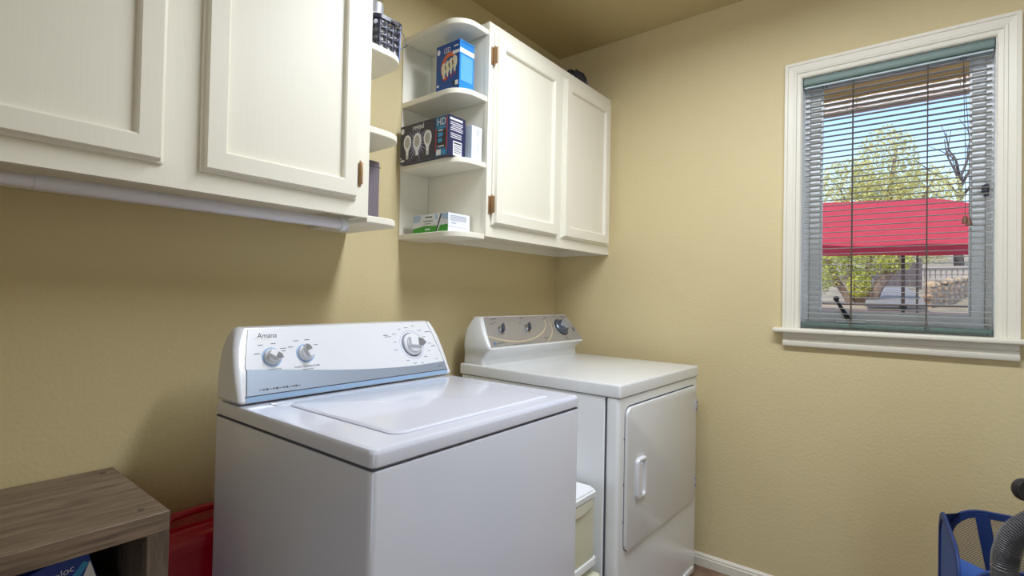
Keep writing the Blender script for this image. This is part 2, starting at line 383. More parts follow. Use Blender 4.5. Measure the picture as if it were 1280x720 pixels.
# ------------------------------------------------------------------ upper cabinets
FY = -.312                      # face frame plane
CZ0, CZ1 = 1.361, 2.1325
def cabinet(x0, x1, label, doors, hinges):
    r_ = empty('upper_cabinet', (x0, 0, CZ0), 0, label, 'cabinet', 'ivory upper cabinets on the back wall')
    def c(name, bm, m=M_cab, par=r_, **k):
        for v in bm.verts: v.co -= Vector((x0, 0, CZ0))
        return obj(name, bm, m, par, **k)
    g = .0012
    bm = B(); box(bm, x0 + g, x0 + .016, FY + .019, -g, CZ0, CZ1); box(bm, x1 - .016, x1 - g, FY + .019, -g, CZ0, CZ1)
    box(bm, x0 + .016, x1 - .016, FY + .019, -g, CZ0 + .028, CZ0 + .042); box(bm, x0 + .016, x1 - .016, FY + .019, -g, CZ1 - .016, CZ1)
    box(bm, x0 + .016, x1 - .016, -.008, -g, CZ0 + .042, CZ1 - .016); box(bm, x0 + .016, x1 - .016, -.020, -g, CZ0 - .001, CZ0 + .028)
    c('carcass', bm)
    mids = [(doors[0][1] + doors[1][0]) / 2]
    bm = B()
    o_ = [(x0, CZ0), (x1 - g, CZ0), (x1 - g, CZ1), (x0, CZ1)]; i_ = [(x0 + .04, CZ0 + .06), (x1 - .05, CZ0 + .06), (x1 - .05, CZ1 - .055), (x0 + .04, CZ1 - .055)]
    ring_prism(bm, o_, i_, 'y', FY + .019, FY)
    box(bm, mids[0] - .035, mids[0] + .035, FY, FY + .019, CZ0 + .06, CZ1 - .055)
    c('face_frame', bm)
    for (a, b), hs in zip(doors, hinges):
        za, zb_ = 1.404, 2.097; f = .050; y0, y1 = FY - .0005, FY - .021
        bm = B()
        # routed frame: outer lip, face, inner bevel
        loops = []
        for ins, yy in ((0, y0), (0, y0 - .007), (.006, y0 - .009), (.009, y1), (f - .004, y1), (f, y1 + .003), (f + .003, y1 + .0135)):
            loops.append([bm.verts.new((px, yy, pz)) for px, pz in ((a + ins, za + ins), (b - ins, za + ins), (b - ins, zb_ - ins), (a + ins, zb_ - ins))])
        for p, q in zip(loops, loops[1:]):
            for k in range(4): bm.faces.new((p[k], p[(k + 1) % 4], q[(k + 1) % 4], q[k]))
        back = loops[0]; bm.faces.new(back)
        bmesh.ops.recalc_face_normals(bm, faces=bm.faces)
        d = c('door', bm, angle=20)
        c('panel', BX(a + f + .0025, b - f - .0025, y1 + .0125, y0 - .0005, za + f + .0025, zb_ - f - .0025), M_cab, d)
        for (hx, hz, side) in hs:
            bm = B()
            box(bm, hx - .0065 * side, hx - .0005 * side, FY - .022, FY - .0005, hz - .030, hz + .030, bev=.0015)
            box(bm, hx - .013 * side, hx - .0065 * side, FY - .004, FY - .0005, hz - .032, hz + .032, bev=.001)
            lathe(bm, [(0, -.037), (.002, -.036), (.0032, -.033), (.0032, .033), (.002, .036), (0, .037)], 10, Matrix.Translation((hx - .0045 * side, FY - .0115, hz)))
            c('hinge', bm, M_brass, d, label='antique brass hinge')
    return r_
cabinet(-.919, 0, 'ivory two-door upper cabinet in the corner above the dryer', [(-.895, -.474), (-.436, -.028)],
        [[(-.896, 2.013, 1), (-.896, 1.476, 1)], []])
cabinet(-2.360, -1.415, 'ivory two-door upper cabinet above the washer, nearest the camera', [(-2.312, -1.916), (-1.848, -1.458)],
        [[(-2.313, 2.013, 1), (-2.313, 1.476, 1)], [(-1.457, 2.013, -1), (-1.457, 1.476, -1)]])

def shelf_unit(x0, x1, round_left, label):
    r_ = empty('open_shelf_unit', ((x0 + x1) / 2, 0, 1.350), 0, label, 'shelf', 'open end shelves between the cabinets')
    cx = (x0 + x1) / 2; h = (x1 - x0) / 2; q = .075
    for zt in (2.105, 1.862, 1.624, 1.369):
        rr = [q, 0, 0, 0] if round_left else [0, q, 0, 0]
        bm = prism(B(), rrect(-h, h, -.306, -.0065, rr, 8), 'z', zt - .019 - 1.350, zt - 1.350)
        bmesh.ops.bevel(bm, geom=[e for e in bm.edges if abs(e.verts[0].co.z - e.verts[1].co.z) < 1e-6], offset=.002, segments=1, affect='EDGES')
        obj('shelf', bm, M_cab, r_, angle=30)
    obj('back_panel', BX(-h, h, -.006, -.001, 0, .755), M_cab, r_)
    return r_
shelf_unit(-1.057, -.9195, True, 'ivory open shelf unit with rounded corners on the corner cabinet, holding light bulb cartons')
shelf_unit(-1.4145, -1.277, False, 'ivory open shelf unit with rounded corners at the end of the near cabinet')

# hanging rod under the near cabinet
rod = empty('hanging_rod', (-1.44, -.235, 1.345), 0, 'white telescopic clothes rod fixed under the near cabinet', 'rod')
obj('outer_tube', lathe(B(), [(0, 0), (.0145, 0), (.0145, .655), (.0135, .657), (0, .657)], 20, Matrix.Rotation(R(-90), 4, 'Y')), M_rod, rod)
obj('inner_tube', lathe(B(), [(.0118, .650), (.0118, .90), (0, .90)], 20, Matrix.Rotation(R(-90), 4, 'Y')), M_rod, rod)
bm = B(); box(bm, 0.001, .004, -.018, .018, -.020, .0155, bev=.001); box(bm, -.012, .004, -.008, .008, .0135, .0155)
ring_prism(bm, circ(0, 0, .0185, 20), circ(0, 0, .0148, 20), 'x', -.016, .001)
obj('end_bracket', bm, M_frost, rod)
obj('screw', lathe(B(), [(0, 0), (.003, 0), (.003, -.001), (0, -.0015)], 10, Matrix.Translation((-.014, 0, .0155))), M_dgrey, rod)

# ------------------------------------------------------------------ washer
YW = .5664
wa = empty('washing_machine', (-1.7454, -.8016, 0), R(YW), 'white top-loading washing machine with silver-banded console, nearest the camera', 'washer')
WW, WD = .6866, .618
def loft(bm, levels, n=4):
    """levels: (x0,x1,y0,y1,z,r)"""
    rings = [[bm.verts.new((x, y, z)) for x, y in rrect(x0, x1, y0, y1, r, n)] for x0, x1, y0, y1, z, r in levels]
    for a, b in zip(rings, rings[1:]):
        m = len(a)
        for k in range(m): bm.faces.new((a[k], a[(k + 1) % m], b[(k + 1) % m], b[k]))
    bm.faces.new(rings[0]); bm.faces.new(rings[-1]); bmesh.ops.recalc_face_normals(bm, faces=bm.faces)
    return bm
def slab(x0, x1, y0, y1, z0, z1, r, e):
    return loft(B(), [(x0 + e * .6, x1 - e * .6, y0 + e * .6, y1 - e * .6, z0, r * .7), (x0, x1, y0, y1, z0 + e * .5, r), (x0, x1, y0, y1, z1 - e, r),
                      (x0 + e * .12, x1 - e * .12, y0 + e * .12, y1 - e * .12, z1 - e * .55, r), (x0 + e * .4, x1 - e * .4, y0 + e * .4, y1 - e * .4, z1 - e * .15, r), (x0 + e, x1 - e, y0 + e, y1 - e, z1, r)], 5)
for fx in (.05, WW - .05):
    for fy in (.05, WD - .05): obj('foot', lathe(B(), [(0, 0), (.02, 0), (.02, .012), (.008, .014), (.008, .03), (0, .03)], 14, Matrix.Translation((fx, fy, 0))), M_black, wa)
obj('body', slab(0, WW, 0, WD, .028, .8457, .014, .004), M_white, wa)
obj('seam_strip', BX(.003, WW - .003, .003, WD - .003, .8455, .8475), M_seam, wa, smooth=False)
top = obj('top_panel', slab(0, WW, -.001, WD, .8475, .883, .014, .011), M_white, wa)
lid = obj('lid', loft(B(), [(.085, .610, .042, .440, .8825, .028), (.085, .610, .042, .440, .8850, .028), (.089, .606, .046, .436, .8875, .026), (.094, .601, .051, .431, .8882, .022)], 6), M_white, wa)
obj('hinge_step', slab(.062, .628, .442, .486, .8825, .8850, .010, .002), M_white, wa)
# console
bF = Vector((0, .491, .888)); tF = Vector((0, .570, 1.060)); V = (tF - bF).normalized(); LV = (tF - bF).length
lv = []
for t, e, r in ((0, .004, .008), (.03, .000, .010), (.08, .000, .012), (.3, .001, .012), (.5, .004, .012), (.7, .009, .013), (.85, .017, .014), (.94, .024, .016), (.985, .030, .016), (1.0, .036, .016)):
    p = bF + V * (LV * t); fy = p.y
    if t < .03: fy += .004
    if t == 1.0: fy += .008
    lv.append((e, WW - e, fy, WD - .002 - max(0, t - .8) * .05, p.z, r))
obj('console', loft(B(), lv, 5), M_whitep, wa)
PW = frame(bF, (1, 0, 0), V)            # panel frame: x, distance up the slope, out
PW = PW @ Matrix.Translation((0, 0, .0004))
def edge_l(d): return .016 + .036 * max(0, d / .19) ** 1.5
def edge_r(d): return WW - .020 - .034 * max(0, d / .19) ** 1.6
ds = [.046, .08, .11, .14, .165, .183]
bandtop = [(.030, .080), (.10, .074), (.18, .065), (.263, .056), (.33, .050), (.392, .046), (.47, .042), (.543, .041), (.61, .042), (WW - .024, .044)]
face = [p for p in reversed(bandtop[1:])] 
outl = [(edge_l(d), d) for d in (.085, .11, .14, .165, .184)] + [(edge_r(d), d) for d in (.184, .165, .14, .11, .08, .05)] + face + [(.028, .081)]
obj('control_panel', prism(B(), outl, 'z', 0, .0022, PW), M_whitep, wa, smooth=False)
band = [(.019, .0165)] + bandtop + [(WW - .022, .0165)]
obj('silver_band', prism(B(), band, 'z', 0, .0034, PW), M_silver, wa, smooth=False, label='brushed silver curved band')
obj('lower_strip', prism(B(), [(.016, .002), (WW - .020, .002), (WW - .022, .0155), (.018, .0155)], 'z', 0, .0016, PW), M_bluestrip, wa, smooth=False)
obj('strip_line', prism(B(), [(.016, .0145), (WW - .020, .0145), (WW - .020, .0165), (.016, .0165)], 'z', 0, .0020, PW), M_seam, wa, smooth=False)
sl = [(edge_r(d) + .0006, d) for d in (.012, .05, .08, .11, .14, .165, .186)]
obj('panel_seam', prism(B(), sl + [(x + .0018, d) for x, d in reversed(sl)], 'z', 0, .0018, PW), M_seam, wa, smooth=False)
def knob(par, PM, x, d, r, hgt, ang, m_base, m_cap, m_grip, collar=None, name='knob'):
    C_ = PM @ Matrix.Translation((x, d, .0022))
    k = obj(name, lathe(B(), [(0, 0), (r, 0), (r, hgt * .35), (r * .93, hgt * .5), (r * .80, hgt * .55), (r * .78, hgt * .9), (r * .70, hgt), (0, hgt)], 32, C_), m_base, par)
    G = C_ @ Matrix.Rotation(R(ang), 4, 'Z')
    w2 = r * .34
    boat = [(-r * .72, -w2), (r * .55, -w2), (r * .95, 0), (r * .55, w2), (-r * .72, w2)]
    obj('grip', prism(B(), boat, 'z', hgt * .5, hgt * 1.55, G), m_cap, k, smooth=False)
    obj('pointer_face', prism(B(), [(r * .08, -w2 * .99), (r * .55, -w2 * .99), (r * .93, 0), (r * .55, w2 * .99), (r * .08, w2 * .99)], 'z', hgt * 1.55, hgt * 1.62, G), m_grip, k, smooth=False)
    if collar:
        obj('collar', ring_prism(B(), circ(x, d, r * 1.22, 32), circ(x, d, r * 1.005, 32), 'z', .0022, .0034, PM), collar, k, smooth=False)
    return k
M_col = mat('pale_blue_ring', (150, 178, 216), .35); M_colk = mat('blue_grey_ring', (78, 88, 112), .4)
knob(wa, PW, .095, .107, .0205, .017, -35, M_whitep, M_whitep, M_grip, M_col)
knob(wa, PW, .185, .110, .0205, .017, 110, M_whitep, M_whitep, M_grip, M_col)
kd = knob(wa, PW, .548, .110, .036, .020, -10, M_whitep, M_whitep, M_grip, None, 'cycle_dial')
obj('dial_ring', ring_prism(B(), circ(.548, .110, .0395, 40), circ(.548, .110, .0368, 40), 'z', .0022, .0030, PW), M_colk, kd, smooth=False)
obj('dial_ring', ring_prism(B(), circ(.548, .110, .0475, 40), circ(.548, .110, .0465, 40), 'z', .0022, .0026, PW), M_col, kd, smooth=False)
def at(PM, x, d, h=.0026): return PM @ Matrix.Translation((x, d, h))
text('lettering', 'Amana', .019, M_print_k, wa, at(PW, .092, .164), sx=.95, shear=.25)
bm = B(); prism(bm, [(.058, .158), (.070, .1555), (.085, .1545), (.098, .1550), (.085, .1533), (.070, .1540)], 'z', .0022, .0028, PW)
obj('logo_swoosh', bm, M_print_w, wa, smooth=False)
text('lettering', 'LOAD SIZE', .0075, M_dgrey, wa, at(PW, .095, .074))
text('lettering', 'WASH TEMPERATURE', .0072, M_dgrey, wa, at(PW, .183, .0745))
def dashes(par, PM, lst, m=M_dgrey, h=.0024):
    bm = B()
    for x, d, L_, t in lst: prism(bm, [(x - L_ / 2, d - t / 2), (x + L_ / 2, d - t / 2), (x + L_ / 2, d + t / 2), (x - L_ / 2, d + t / 2)], 'z', h - .0002, h + .0002, PM)
    return obj('print_marks', bm, m, par, smooth=False, kind='stuff')
lst = [(.060, .118, .014, .0016), (.072, .140, .012, .0016), (.105, .142, .012, .0016), (.128, .128, .016, .0016), (.128, .121, .010, .0016),
       (.148, .130, .014, .0016), (.166, .146, .012, .0016), (.197, .147, .014, .002), (.219, .132, .012, .0016), (.183, .067, .030, .0014)]
for k in range(14):
    a = R(-120 + 24 * k); rr = .058 + .004 * (k % 3)
    lst.append((.548 + rr * math.cos(a) * 1.12, .110 + rr * math.sin(a), .014 if k % 2 else .010, .0015))
lst += [(.627, .150, .024, .0018), (.636, .100, .018, .002), (.455, .146, .016, .002), (.462, .141, .024, .0014), (.634, .055, .012, .0012)]
dashes(wa, PW, lst)
lst = [(.052 + .0082 * k, .0275, .0055, .0016 + .0016 * ((k * 7) % 3)) for k in range(13)] + [(.640, .030, .018, .0016)]
dashes(wa, PW, lst, M_dgrey, .0036)

# ------------------------------------------------------------------ dryer
dr = empty('clothes_dryer', (-.7994, -.7847, 0), R(-1.1253), 'white front-loading dryer with silver console in the corner by the window wall', 'dryer')
DW, DD = .6857, .706
for fx in (.05, DW - .05):
    for fy in (.07, DD - .05): obj('foot', lathe(B(), [(0, 0), (.02, 0), (.02, .012), (.008, .014), (.008, .03), (0, .03)], 14, Matrix.Translation((fx, fy, 0))), M_black, dr)
obj('body', slab(.001, DW - .001, .0505, DD, .028, .8305, .008, .003), M_dwhite, dr)
obj('seam_strip', BX(.004, DW - .004, .045, .054, .03, .828), M_seam, dr, smooth=False)
fp = obj('front_panel', slab(0, DW, 0, .049, .028, .8305, .014, .004), M_dwhite, dr)
obj('seam_strip', BX(.006, DW - .006, .006, DD - .006, .8300, .8325), M_seam, dr, smooth=False)
obj('top_panel', slab(-.001, DW + .001, -.004, DD + .012, .832, .8747, .010, .007), M_dwhite, dr)
dx0, dx1, dz0, dz1 = .040, .652, .334, .797
obj('door_gap', ring_prism(B(), rrect(dx0 - .003, dx1 + .003, dz0 - .003, dz1 + .005, .034, 6), rrect(dx0 + .004, dx1 - .004, dz0 + .004, dz1 - .004, .030, 6), 'y', .002, -.0006), M_seam, dr, smooth=False)
def yslab(x0, x1, z0, z1, y0, y1, r, e, n=6):
    bm = B(); rings = []
    for ins, yy in ((0, y0), (0, y1 + e), (e * .3, y1 + e * .3), (e, y1)):
        rings.append([bm.verts.new((x, yy, z)) for x, z in rrect(x0 + ins, x1 - ins, z0 + ins, z1 - ins, r, n)])
    for a, b in zip(rings, rings[1:]):
        m = len(a)
        for k in range(m): bm.faces.new((a[k], a[(k + 1) % m], b[(k + 1) % m], b[k]))
    bm.faces.new(rings[-1]); bm.faces.new(rings[0]); bmesh.ops.recalc_face_normals(bm, faces=bm.faces)
    return bm
door = obj('door', yslab(dx0, dx1, dz0, dz1, .001, -.010, .030, .004), M_dwhite, dr)
# moulded pull
bm = B(); rings = []
for ins, yy in ((0, -.010), (0, -.017), (.003, -.021), (.010, -.022), (.014, -.020), (.018, -.0105)):
    rings.append([bm.verts.new((x, yy, z)) for x, z in rrect(.098 + ins, .168 - ins, .490 + ins * .7, .622 - ins * .7, .016 - min(ins, .010) * .8, 5)])
for a, b in zip(rings, rings[1:]):
    m = len(a)
    for k in range(m): bm.faces.new((a[k], a[(k + 1) % m], b[(k + 1) % m], b[k]))
bm.faces.new(rings[-1]); bmesh.ops.recalc_face_normals(bm, faces=bm.faces)
obj('door_pull', bm, M_whitep, door)
bm = B(); prism(bm, [(.104, -.022), (.126, -.024), (.130, -.020), (.126, -.012), (.104, -.012)], 'z', .503, .609); obj('pull_lip', bm, M_whitep, door)
for z in (.713, .403):
    hg = obj('hinge', BX(.6400, .6530, -.0125, -.0005, z - .028, z + .028, bev=.002), M_can, door)
    for dz in (-.016, .012): obj('hinge_gap', BX(.643, .650, -.0130, -.0120, z + dz, z + dz + .008), M_black, hg, smooth=False)
for z in (.695, .55, .43): obj('screw_dot', BX(.0335, .0365, -.0012, 0, z, z + .006), M_dgrey, dr, smooth=False)
obj('toe_rib', yslab(.56, .66, .02 + .012, .055, 0, -.006, .008, .003), M_dwhite, dr)
# console
DB = Vector((0, .556, .945)); DT = Vector((0, .640, 1.063)); DV = (DT - DB).normalized(); DL = (DT - DB).length
lv = [(.006, DW - .006, .594, .704, .8747, .012), (.006, DW - .006, .595, .704, .900, .014), (.006, DW - .006, .590, .704, .910, .016), (.004, DW - .004, .578, .704, .921, .018),
      (.002, DW - .002, .566, .704, .931, .018), (.002, DW - .002, .556, .704, .940, .016)]
for t, e in ((.03, .002), (.2, .004), (.4, .009), (.6, .016), (.8, .026), (.93, .035), (.985, .041), (1.0, .047)):
    p = DB + DV * (DL * t); lv.append((e, DW - e, p.y + (.006 if t == 1 else 0), .704 - max(0, t - .6) * .05, p.z, .014))
obj('console', loft(B(), lv, 5), M_dwhite, dr)
PD = frame(DB, (1, 0, 0), DV) @ Matrix.Translation((0, 0, .0008))
def el(d): return .014 + .036 * max(0, d / .142) ** 1.5
ol = [(el(d), d) for d in (.004, .03, .06, .09, .12, .140)]
obj('control_panel', prism(B(), ol + [(DW - x, d) for x, d in reversed(ol)], 'z', 0, .0022, PD), M_taupe, dr, smooth=False, label='silver taupe control panel')
def dknob(x, d, ang):
    C_ = at(PD, x, d, .0022); s = 1.0
    k = obj('knob', lathe(B(), [(0, 0), (.015, 0), (.0165, .003), (.013, .010), (.007, .013), (0, .0135)], 24, C_), M_chrome, dr)
    G = C_ @ Matrix.Rotation(R(ang), 4, 'Z')
    obj('grip', prism(B(), [(-.020, -.003), (-.006, -.0065), (.014, -.004), (.022, 0), (.014, .004), (-.006, .0065), (-.020, .003)], 'z', .006, .021, G), M_dgrey, k, smooth=False)
    return k
dknob(.115, .080, 62); dknob(.290, .080, 62)
C_ = at(PD, .546, .074, .0022)
k = obj('timer_dial', lathe(B(), [(0, 0), (.040, 0), (.040, .006), (.036, .010), (.030, .011), (.028, .024), (.024, .027), (0, .0275)], 40, C_), mat('blue_grey_dial', (104, 110, 124), .3, metal=.5), dr)
obj('dial_cap', lathe(B(), [(0, .0276), (.0235, .0276), (.022, .030), (0, .0305)], 32, C_), mat('grey_dial_cap', (150, 152, 160), .35, metal=.3), k)
obj('dial_ring', ring_prism(B(), circ(.546, .074, .0435, 40), circ(.546, .074, .0402, 40), 'z', .0022, .0036, PD), M_black, k, smooth=False)
obj('start_button', prism(B(), circ(.636, .058, .009, 20, .013), 'z', .0022, .006, PD), M_grip, dr)
def arc(pts, w_, n=8):
    P_ = spline([(x, d, 0) for x, d in pts], n); L_ = []; Rr = []
    for i, p in enumerate(P_):
        t = (P_[min(i + 1, len(P_) - 1)] - P_[max(i - 1, 0)]).normalized(); nn = Vector((-t.y, t.x, 0)) * w_ / 2
        L_.append(p + nn); Rr.append(p - nn)
    bm = B(); a = [bm.verts.new(PD @ (p + Vector((0, 0, .0025)))) for p in L_]; b = [bm.verts.new(PD @ (p + Vector((0, 0, .0025)))) for p in Rr]
    for i in range(len(a) - 1): bm.faces.new((a[i], a[i + 1], b[i + 1], b[i]))
    return bm
obj('gold_line', arc([(.022, .052), (.06, .040), (.12, .026), (.20, .018), (.29, .026), (.37, .048), (.43, .085), (.445, .118)], .004), M_yel, dr, smooth=False)
obj('gold_line', arc([(.385, .005), (.43, .030), (.465, .065), (.475, .105)], .004), M_yel, dr, smooth=False)
obj('logo_disc', prism(B(), circ(.040, .018, .0085, 24), 'z', .0022, .0028, PD), mat('logo_blue_grey', (96, 122, 160), .3), dr, smooth=False)
text('lettering', 'MAYTAG', .011, M_dgrey, dr, at(PD, .078, .018))
dashes(dr, PD, [(.10, .131, .034, .003), (.075, .108, .018, .002), (.098, .113, .016, .002), (.282, .131, .018, .003), (.255, .106, .014, .002), (.46, .13, .02, .002), (.445, .122, .014, .002),
                (.535, .136, .014, .0025), (.60, .132, .034, .002), (.605, .124, .03, .002), (.485, .085, .012, .002), (.485, .060, .012, .002), (.545, .018, .026, .002), (.545, .011, .020, .002), (.39, .026, .03, .0022)] +
       [(.15 + .012 * q, .007, .008, .0015) for q in range(10)])

# ------------------------------------------------------------------ drawer tower between the machines
ct = empty('drawer_tower', (-.940, -.50, 0), 0, 'narrow white and milky plastic drawer tower between washer and dryer', 'drawers')
hx = .109
def dpts(h_, y0, y1, c_): return [(-h_, y0), (h_ - .0, y0), (h_, y0 + .006), (h_ - .0, y1 - c_), (h_ - c_, y1), (-h_ + c_, y1), (-h_, y1 - c_)]
def opts(h_, y0, y1, c_, b_): return [(-h_ + b_, y0), (h_ - b_, y0), (h_, y0 + b_), (h_, y1 - c_), (h_ - c_, y1), (-h_ + c_, y1), (-h_, y1 - c_), (-h_, y0 + b_)]
bm = prism(B(), opts(hx, -.236, .24, .03, .022), 'z', .530, .545); prism(bm, opts(hx - .006, -.230, .234, .03, .022), 'z', .545, .551)
obj('lid', bm, M_frost, ct)
for i, (z0, z1) in enumerate(((.315, .530), (.165, .295), (.03, .145))):
    yo = -.004 if i == 0 else -.03
    d = obj('drawer', slab(-hx + .010, hx - .010, -.226 + yo, .225, z0 + .022, z1 - .002, .014, .006), M_cream, ct)
    obj('drawer_base', slab(-hx + .004, hx - .004, -.231 + yo, .230, z0, z0 + .024, .014, .004), M_frost, d)
    pts = [(.075 * math.cos(R(a)), z1 - .004 + .032 * math.sin(R(a))) for a in range(180, 361, 15)]
    obj('scoop_pull', prism(B(), pts, 'y', -.226 + yo, -.232 + yo), mat('clear_milky_plastic', (226, 226, 210), .2, coat=.4), d)
    if i: obj('frame_rail', BX(-hx, hx, -.21, .235, z1 - .001, z1 + .019, bev=.003), M_frost, ct)
obj('base', BX(-hx, hx, -.215, .235, 0, .029, bev=.004), M_frost, ct)

# ------------------------------------------------------------------ cube shelf at left
bn = empty('cube_bookshelf', (-2.306, -.19, 0), 0, 'weathered grey-brown wooden cube shelf against the wall left of the washer', 'shelf')
bx0, bx1, by_, T = -.402, .400, -.193, .038
ztop = .719
def g_(name, a, m=M_wood, **k): return obj(name, BX(*a, bev=.0012, seg=1), m, bn, **k)
g_('top', (bx0, bx1, by_, .186, ztop - T, ztop))
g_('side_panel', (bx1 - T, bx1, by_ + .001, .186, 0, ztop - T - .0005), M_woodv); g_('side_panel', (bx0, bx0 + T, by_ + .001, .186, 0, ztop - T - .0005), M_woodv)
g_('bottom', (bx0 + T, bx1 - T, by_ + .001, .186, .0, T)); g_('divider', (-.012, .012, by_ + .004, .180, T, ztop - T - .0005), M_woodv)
g_('shelf', (bx0 + T, -.0125, by_ + .004, .180, .348, .370)); g_('shelf', (.0125, bx1 - T, by_ + .004, .180, .348, .370))
g_('back_board', (bx0 + T, bx1 - T, .1805, .186, T, ztop - T - .0005), mat('black_hardboard', (44, 42, 42), .7))
for px_, py_ in ((.372, .150), (.364, -.150), (-.37, .15), (-.37, -.15)):
    obj('dowel_plug', lathe(B(), [(0, 0), (.006, 0), (.006, .0006), (0, .0006)], 14, Matrix.Translation((px_, py_, ztop))), mat('plug_brown', (88, 74, 64), .6), bn)
obj('cam_screw', lathe(B(), [(0, 0), (.004, 0), (.004, .001), (0, .0012)], 12, Matrix.Translation((bx1 - T, -.165, .655)) @ Matrix.Rotation(R(-90), 4, 'Y')), M_chrome, bn)
# tilted carton of bags inside
zb_ = empty('bag_carton', (-2.1140, -.262, .3705), 0, 'blue carton of storage bags leaning inside the wooden cube shelf', 'box')
TL = Matrix.Rotation(R(-16), 4, 'Y')
obj('carton', BX(0, .175, -.03, .03, .001, .2505, bev=.001, M=TL), M_zip, zb_)
FZ = TL @ frame((-.0155, -.0302, 0), (1, 0, 0), (0, 0, 1))
flat('white_corner', [(.120, .002), (.189, .002), (.189, .222), (.172, .198), (.140, .15)], M_print_w, zb_, FZ)
flat('cyan_patch', [(.150, .204), (.164, .198), (.187, .220), (.180, .226)], M_print_c, zb_, FZ, .0009)
text('lettering', 'Ziploc', .0175, M_print_w, zb_, FZ @ Matrix.Translation((.142, .224, .0012)), shear=.2)
flat('white_label', [(.120, .184), (.160, .184), (.160, .204), (.120, .204)], M_print_w, zb_, FZ, .0014)
text('lettering', 'SPACE', .013, M_print_k, zb_, FZ @ Matrix.Translation((.140, .194, .0018)))
flat('yellow_badge', circ(.162, .176, .014, 24, .010), M_print_y, zb_, FZ, .0016)

# ------------------------------------------------------------------ red bin behind the washer
rb = empty('red_bin', (-1.745, -.092, 0), 0, 'glossy red plastic lidded tub squeezed between the wooden shelf and the washer', 'bin')
obj('tub', loft(B(), [(-.135, .135, -.058, .058, 0, .02), (-.138, .138, -.061, .061, .008, .022), (-.148, .148, -.068, .068, .515, .024), (-.148, .148, -.068, .068, .525, .024)], 5), M_red, rb)
ld = obj('lid', loft(B(), [(-.155, .155, -.073, .073, .522, .026), (-.156, .156, -.074, .074, .530, .026), (-.156, .156, -.074, .074, .548, .026), (-.152, .152, -.070, .070, .555, .024), (-.135, .135, -.055, .055, .557, .02), (-.128, .128, -.048, .048, .566, .018), (-.12, .12, -.04, .04, .568, .016)], 5), M_red, rb)
obj('lid_handle', sweep(B(), [(-.075, .0, .567), (-.070, .0, .584), (-.058, .0, .590), (.0, .0, .592), (.058, .0, .590), (.070, .0, .584), (.075, .0, .567)], .0095, 12), M_red, ld)
# ------------------------------------------------------------------ cartons and other things on the shelves
def carton(name, label, x0, x1, y0, y1, z0, h, m, cat='box', group=None, art=None):
    r_ = empty(name, ((x0 + x1) / 2, (y0 + y1) / 2, z0), 0, label, cat, group)
    a, b = (x1 - x0) / 2, (y1 - y0) / 2
    obj('carton', BX(-a, a, -b, b, .0003, h, bev=.0008, seg=1), m, r_)
    left = frame((-a - .0002, b, 0), (0, -1, 0), (0, 0, 1))         # face toward -x, x runs toward the front
    front = frame((-a, -b - .0002, 0), (1, 0, 0), (0, 0, 1))        # face toward -y
    sy = Matrix.Diagonal((1, h / (art or h), 1, 1))
    return r_, left @ sy, front @ sy, 2 * b, 2 * a
def bulb(par, F, cx, cy, s, m, mb, tall=1.0):
    flat('bulb_print', [(cx + s * px, cy + s * tall * py) for px, py in ((-.16, -1.0), (.16, -1.0), (.18, -.62), (.48, -.2), (.56, .15), (.46, .5), (.22, .70), (0, .75), (-.22, .70), (-.46, .5), (-.56, .15), (-.48, -.2), (-.18, -.62))], m, par, F, .0009)
    flat('bulb_base_print', [(cx - s * .17, cy - s * tall * 1.25), (cx + s * .17, cy - s * tall * 1.25), (cx + s * .17, cy - s * tall * .95), (cx - s * .17, cy - s * tall * .95)], mb, par, F, .0010)
GB = 'light bulb cartons on the open shelves'
# blue four-bulb carton
c1, L1, F1, l1, f1 = carton('bulb_carton', 'bright blue carton of four LED bulbs on the upper open shelf', -1.020, -.947, -.265, -.147, 1.862, .182, M_ledblue, group=GB, art=.139)
flat('dark_panel', [(.001, .001), (l1 - .001, .001), (l1 - .001, .138), (.001, .138)], M_leddark, c1, L1, .0003)
bm = B(); P_ = [(l1 * .62 + .048 * math.cos(R(a)), .072 + .040 * math.sin(R(a))) for a in range(60, 250, 12)]; Q_ = [(l1 * .62 + .037 * math.cos(R(a)), .070 + .030 * math.sin(R(a))) for a in range(60, 250, 12)]
prism(bm, P_ + Q_[::-1], 'z', .0003, .0006, L1); obj('orange_swirl', bm, M_print_o, c1, smooth=False)
for k in range(4): bulb(c1, L1, .040 + .018 * k, .068 + .004 * k, .022, M_print_cream, M_print_r, 1.15)
text('lettering', 'LED', .020, M_print_w, c1, L1 @ Matrix.Translation((.056, .119, .0008)))
flat('round_emblem', circ(.012, .121, .008, 18), M_print_w, c1, L1, .0007)
flat('white_flash', [(.084, .103), (.116, .103), (.116, .112), (.084, .112)], M_print_w, c1, L1, .0010)
dashes(c1, L1, [(.100, .124, .020, .003), (.010, .028, .010, .006)], M_print_w, .0008)
flat('small_badge', [(.098, .018), (.112, .018), (.112, .030), (.098, .030)], M_print_w, c1, L1, .0008)
flat('dark_badge', [(.086, .018), (.096, .018), (.096, .030), (.086, .030)], M_print_k, c1, L1, .0008)
flat('white_band', [(.001, .104), (f1 - .001, .104), (f1 - .001, .117), (.001, .117)], M_print_w, c1, F1, .0004)
flat('pale_panel', [(.006, .030), (f1 - .008, .030), (f1 - .008, .098), (.006, .098)], mat('pale_blue_print', (96, 168, 226), .4), c1, F1, .0004)
flat('lid_line', [(.001, .1325), (f1 - .001, .1325), (f1 - .001, .134), (.001, .134)], M_leddark, c1, F1, .0004)
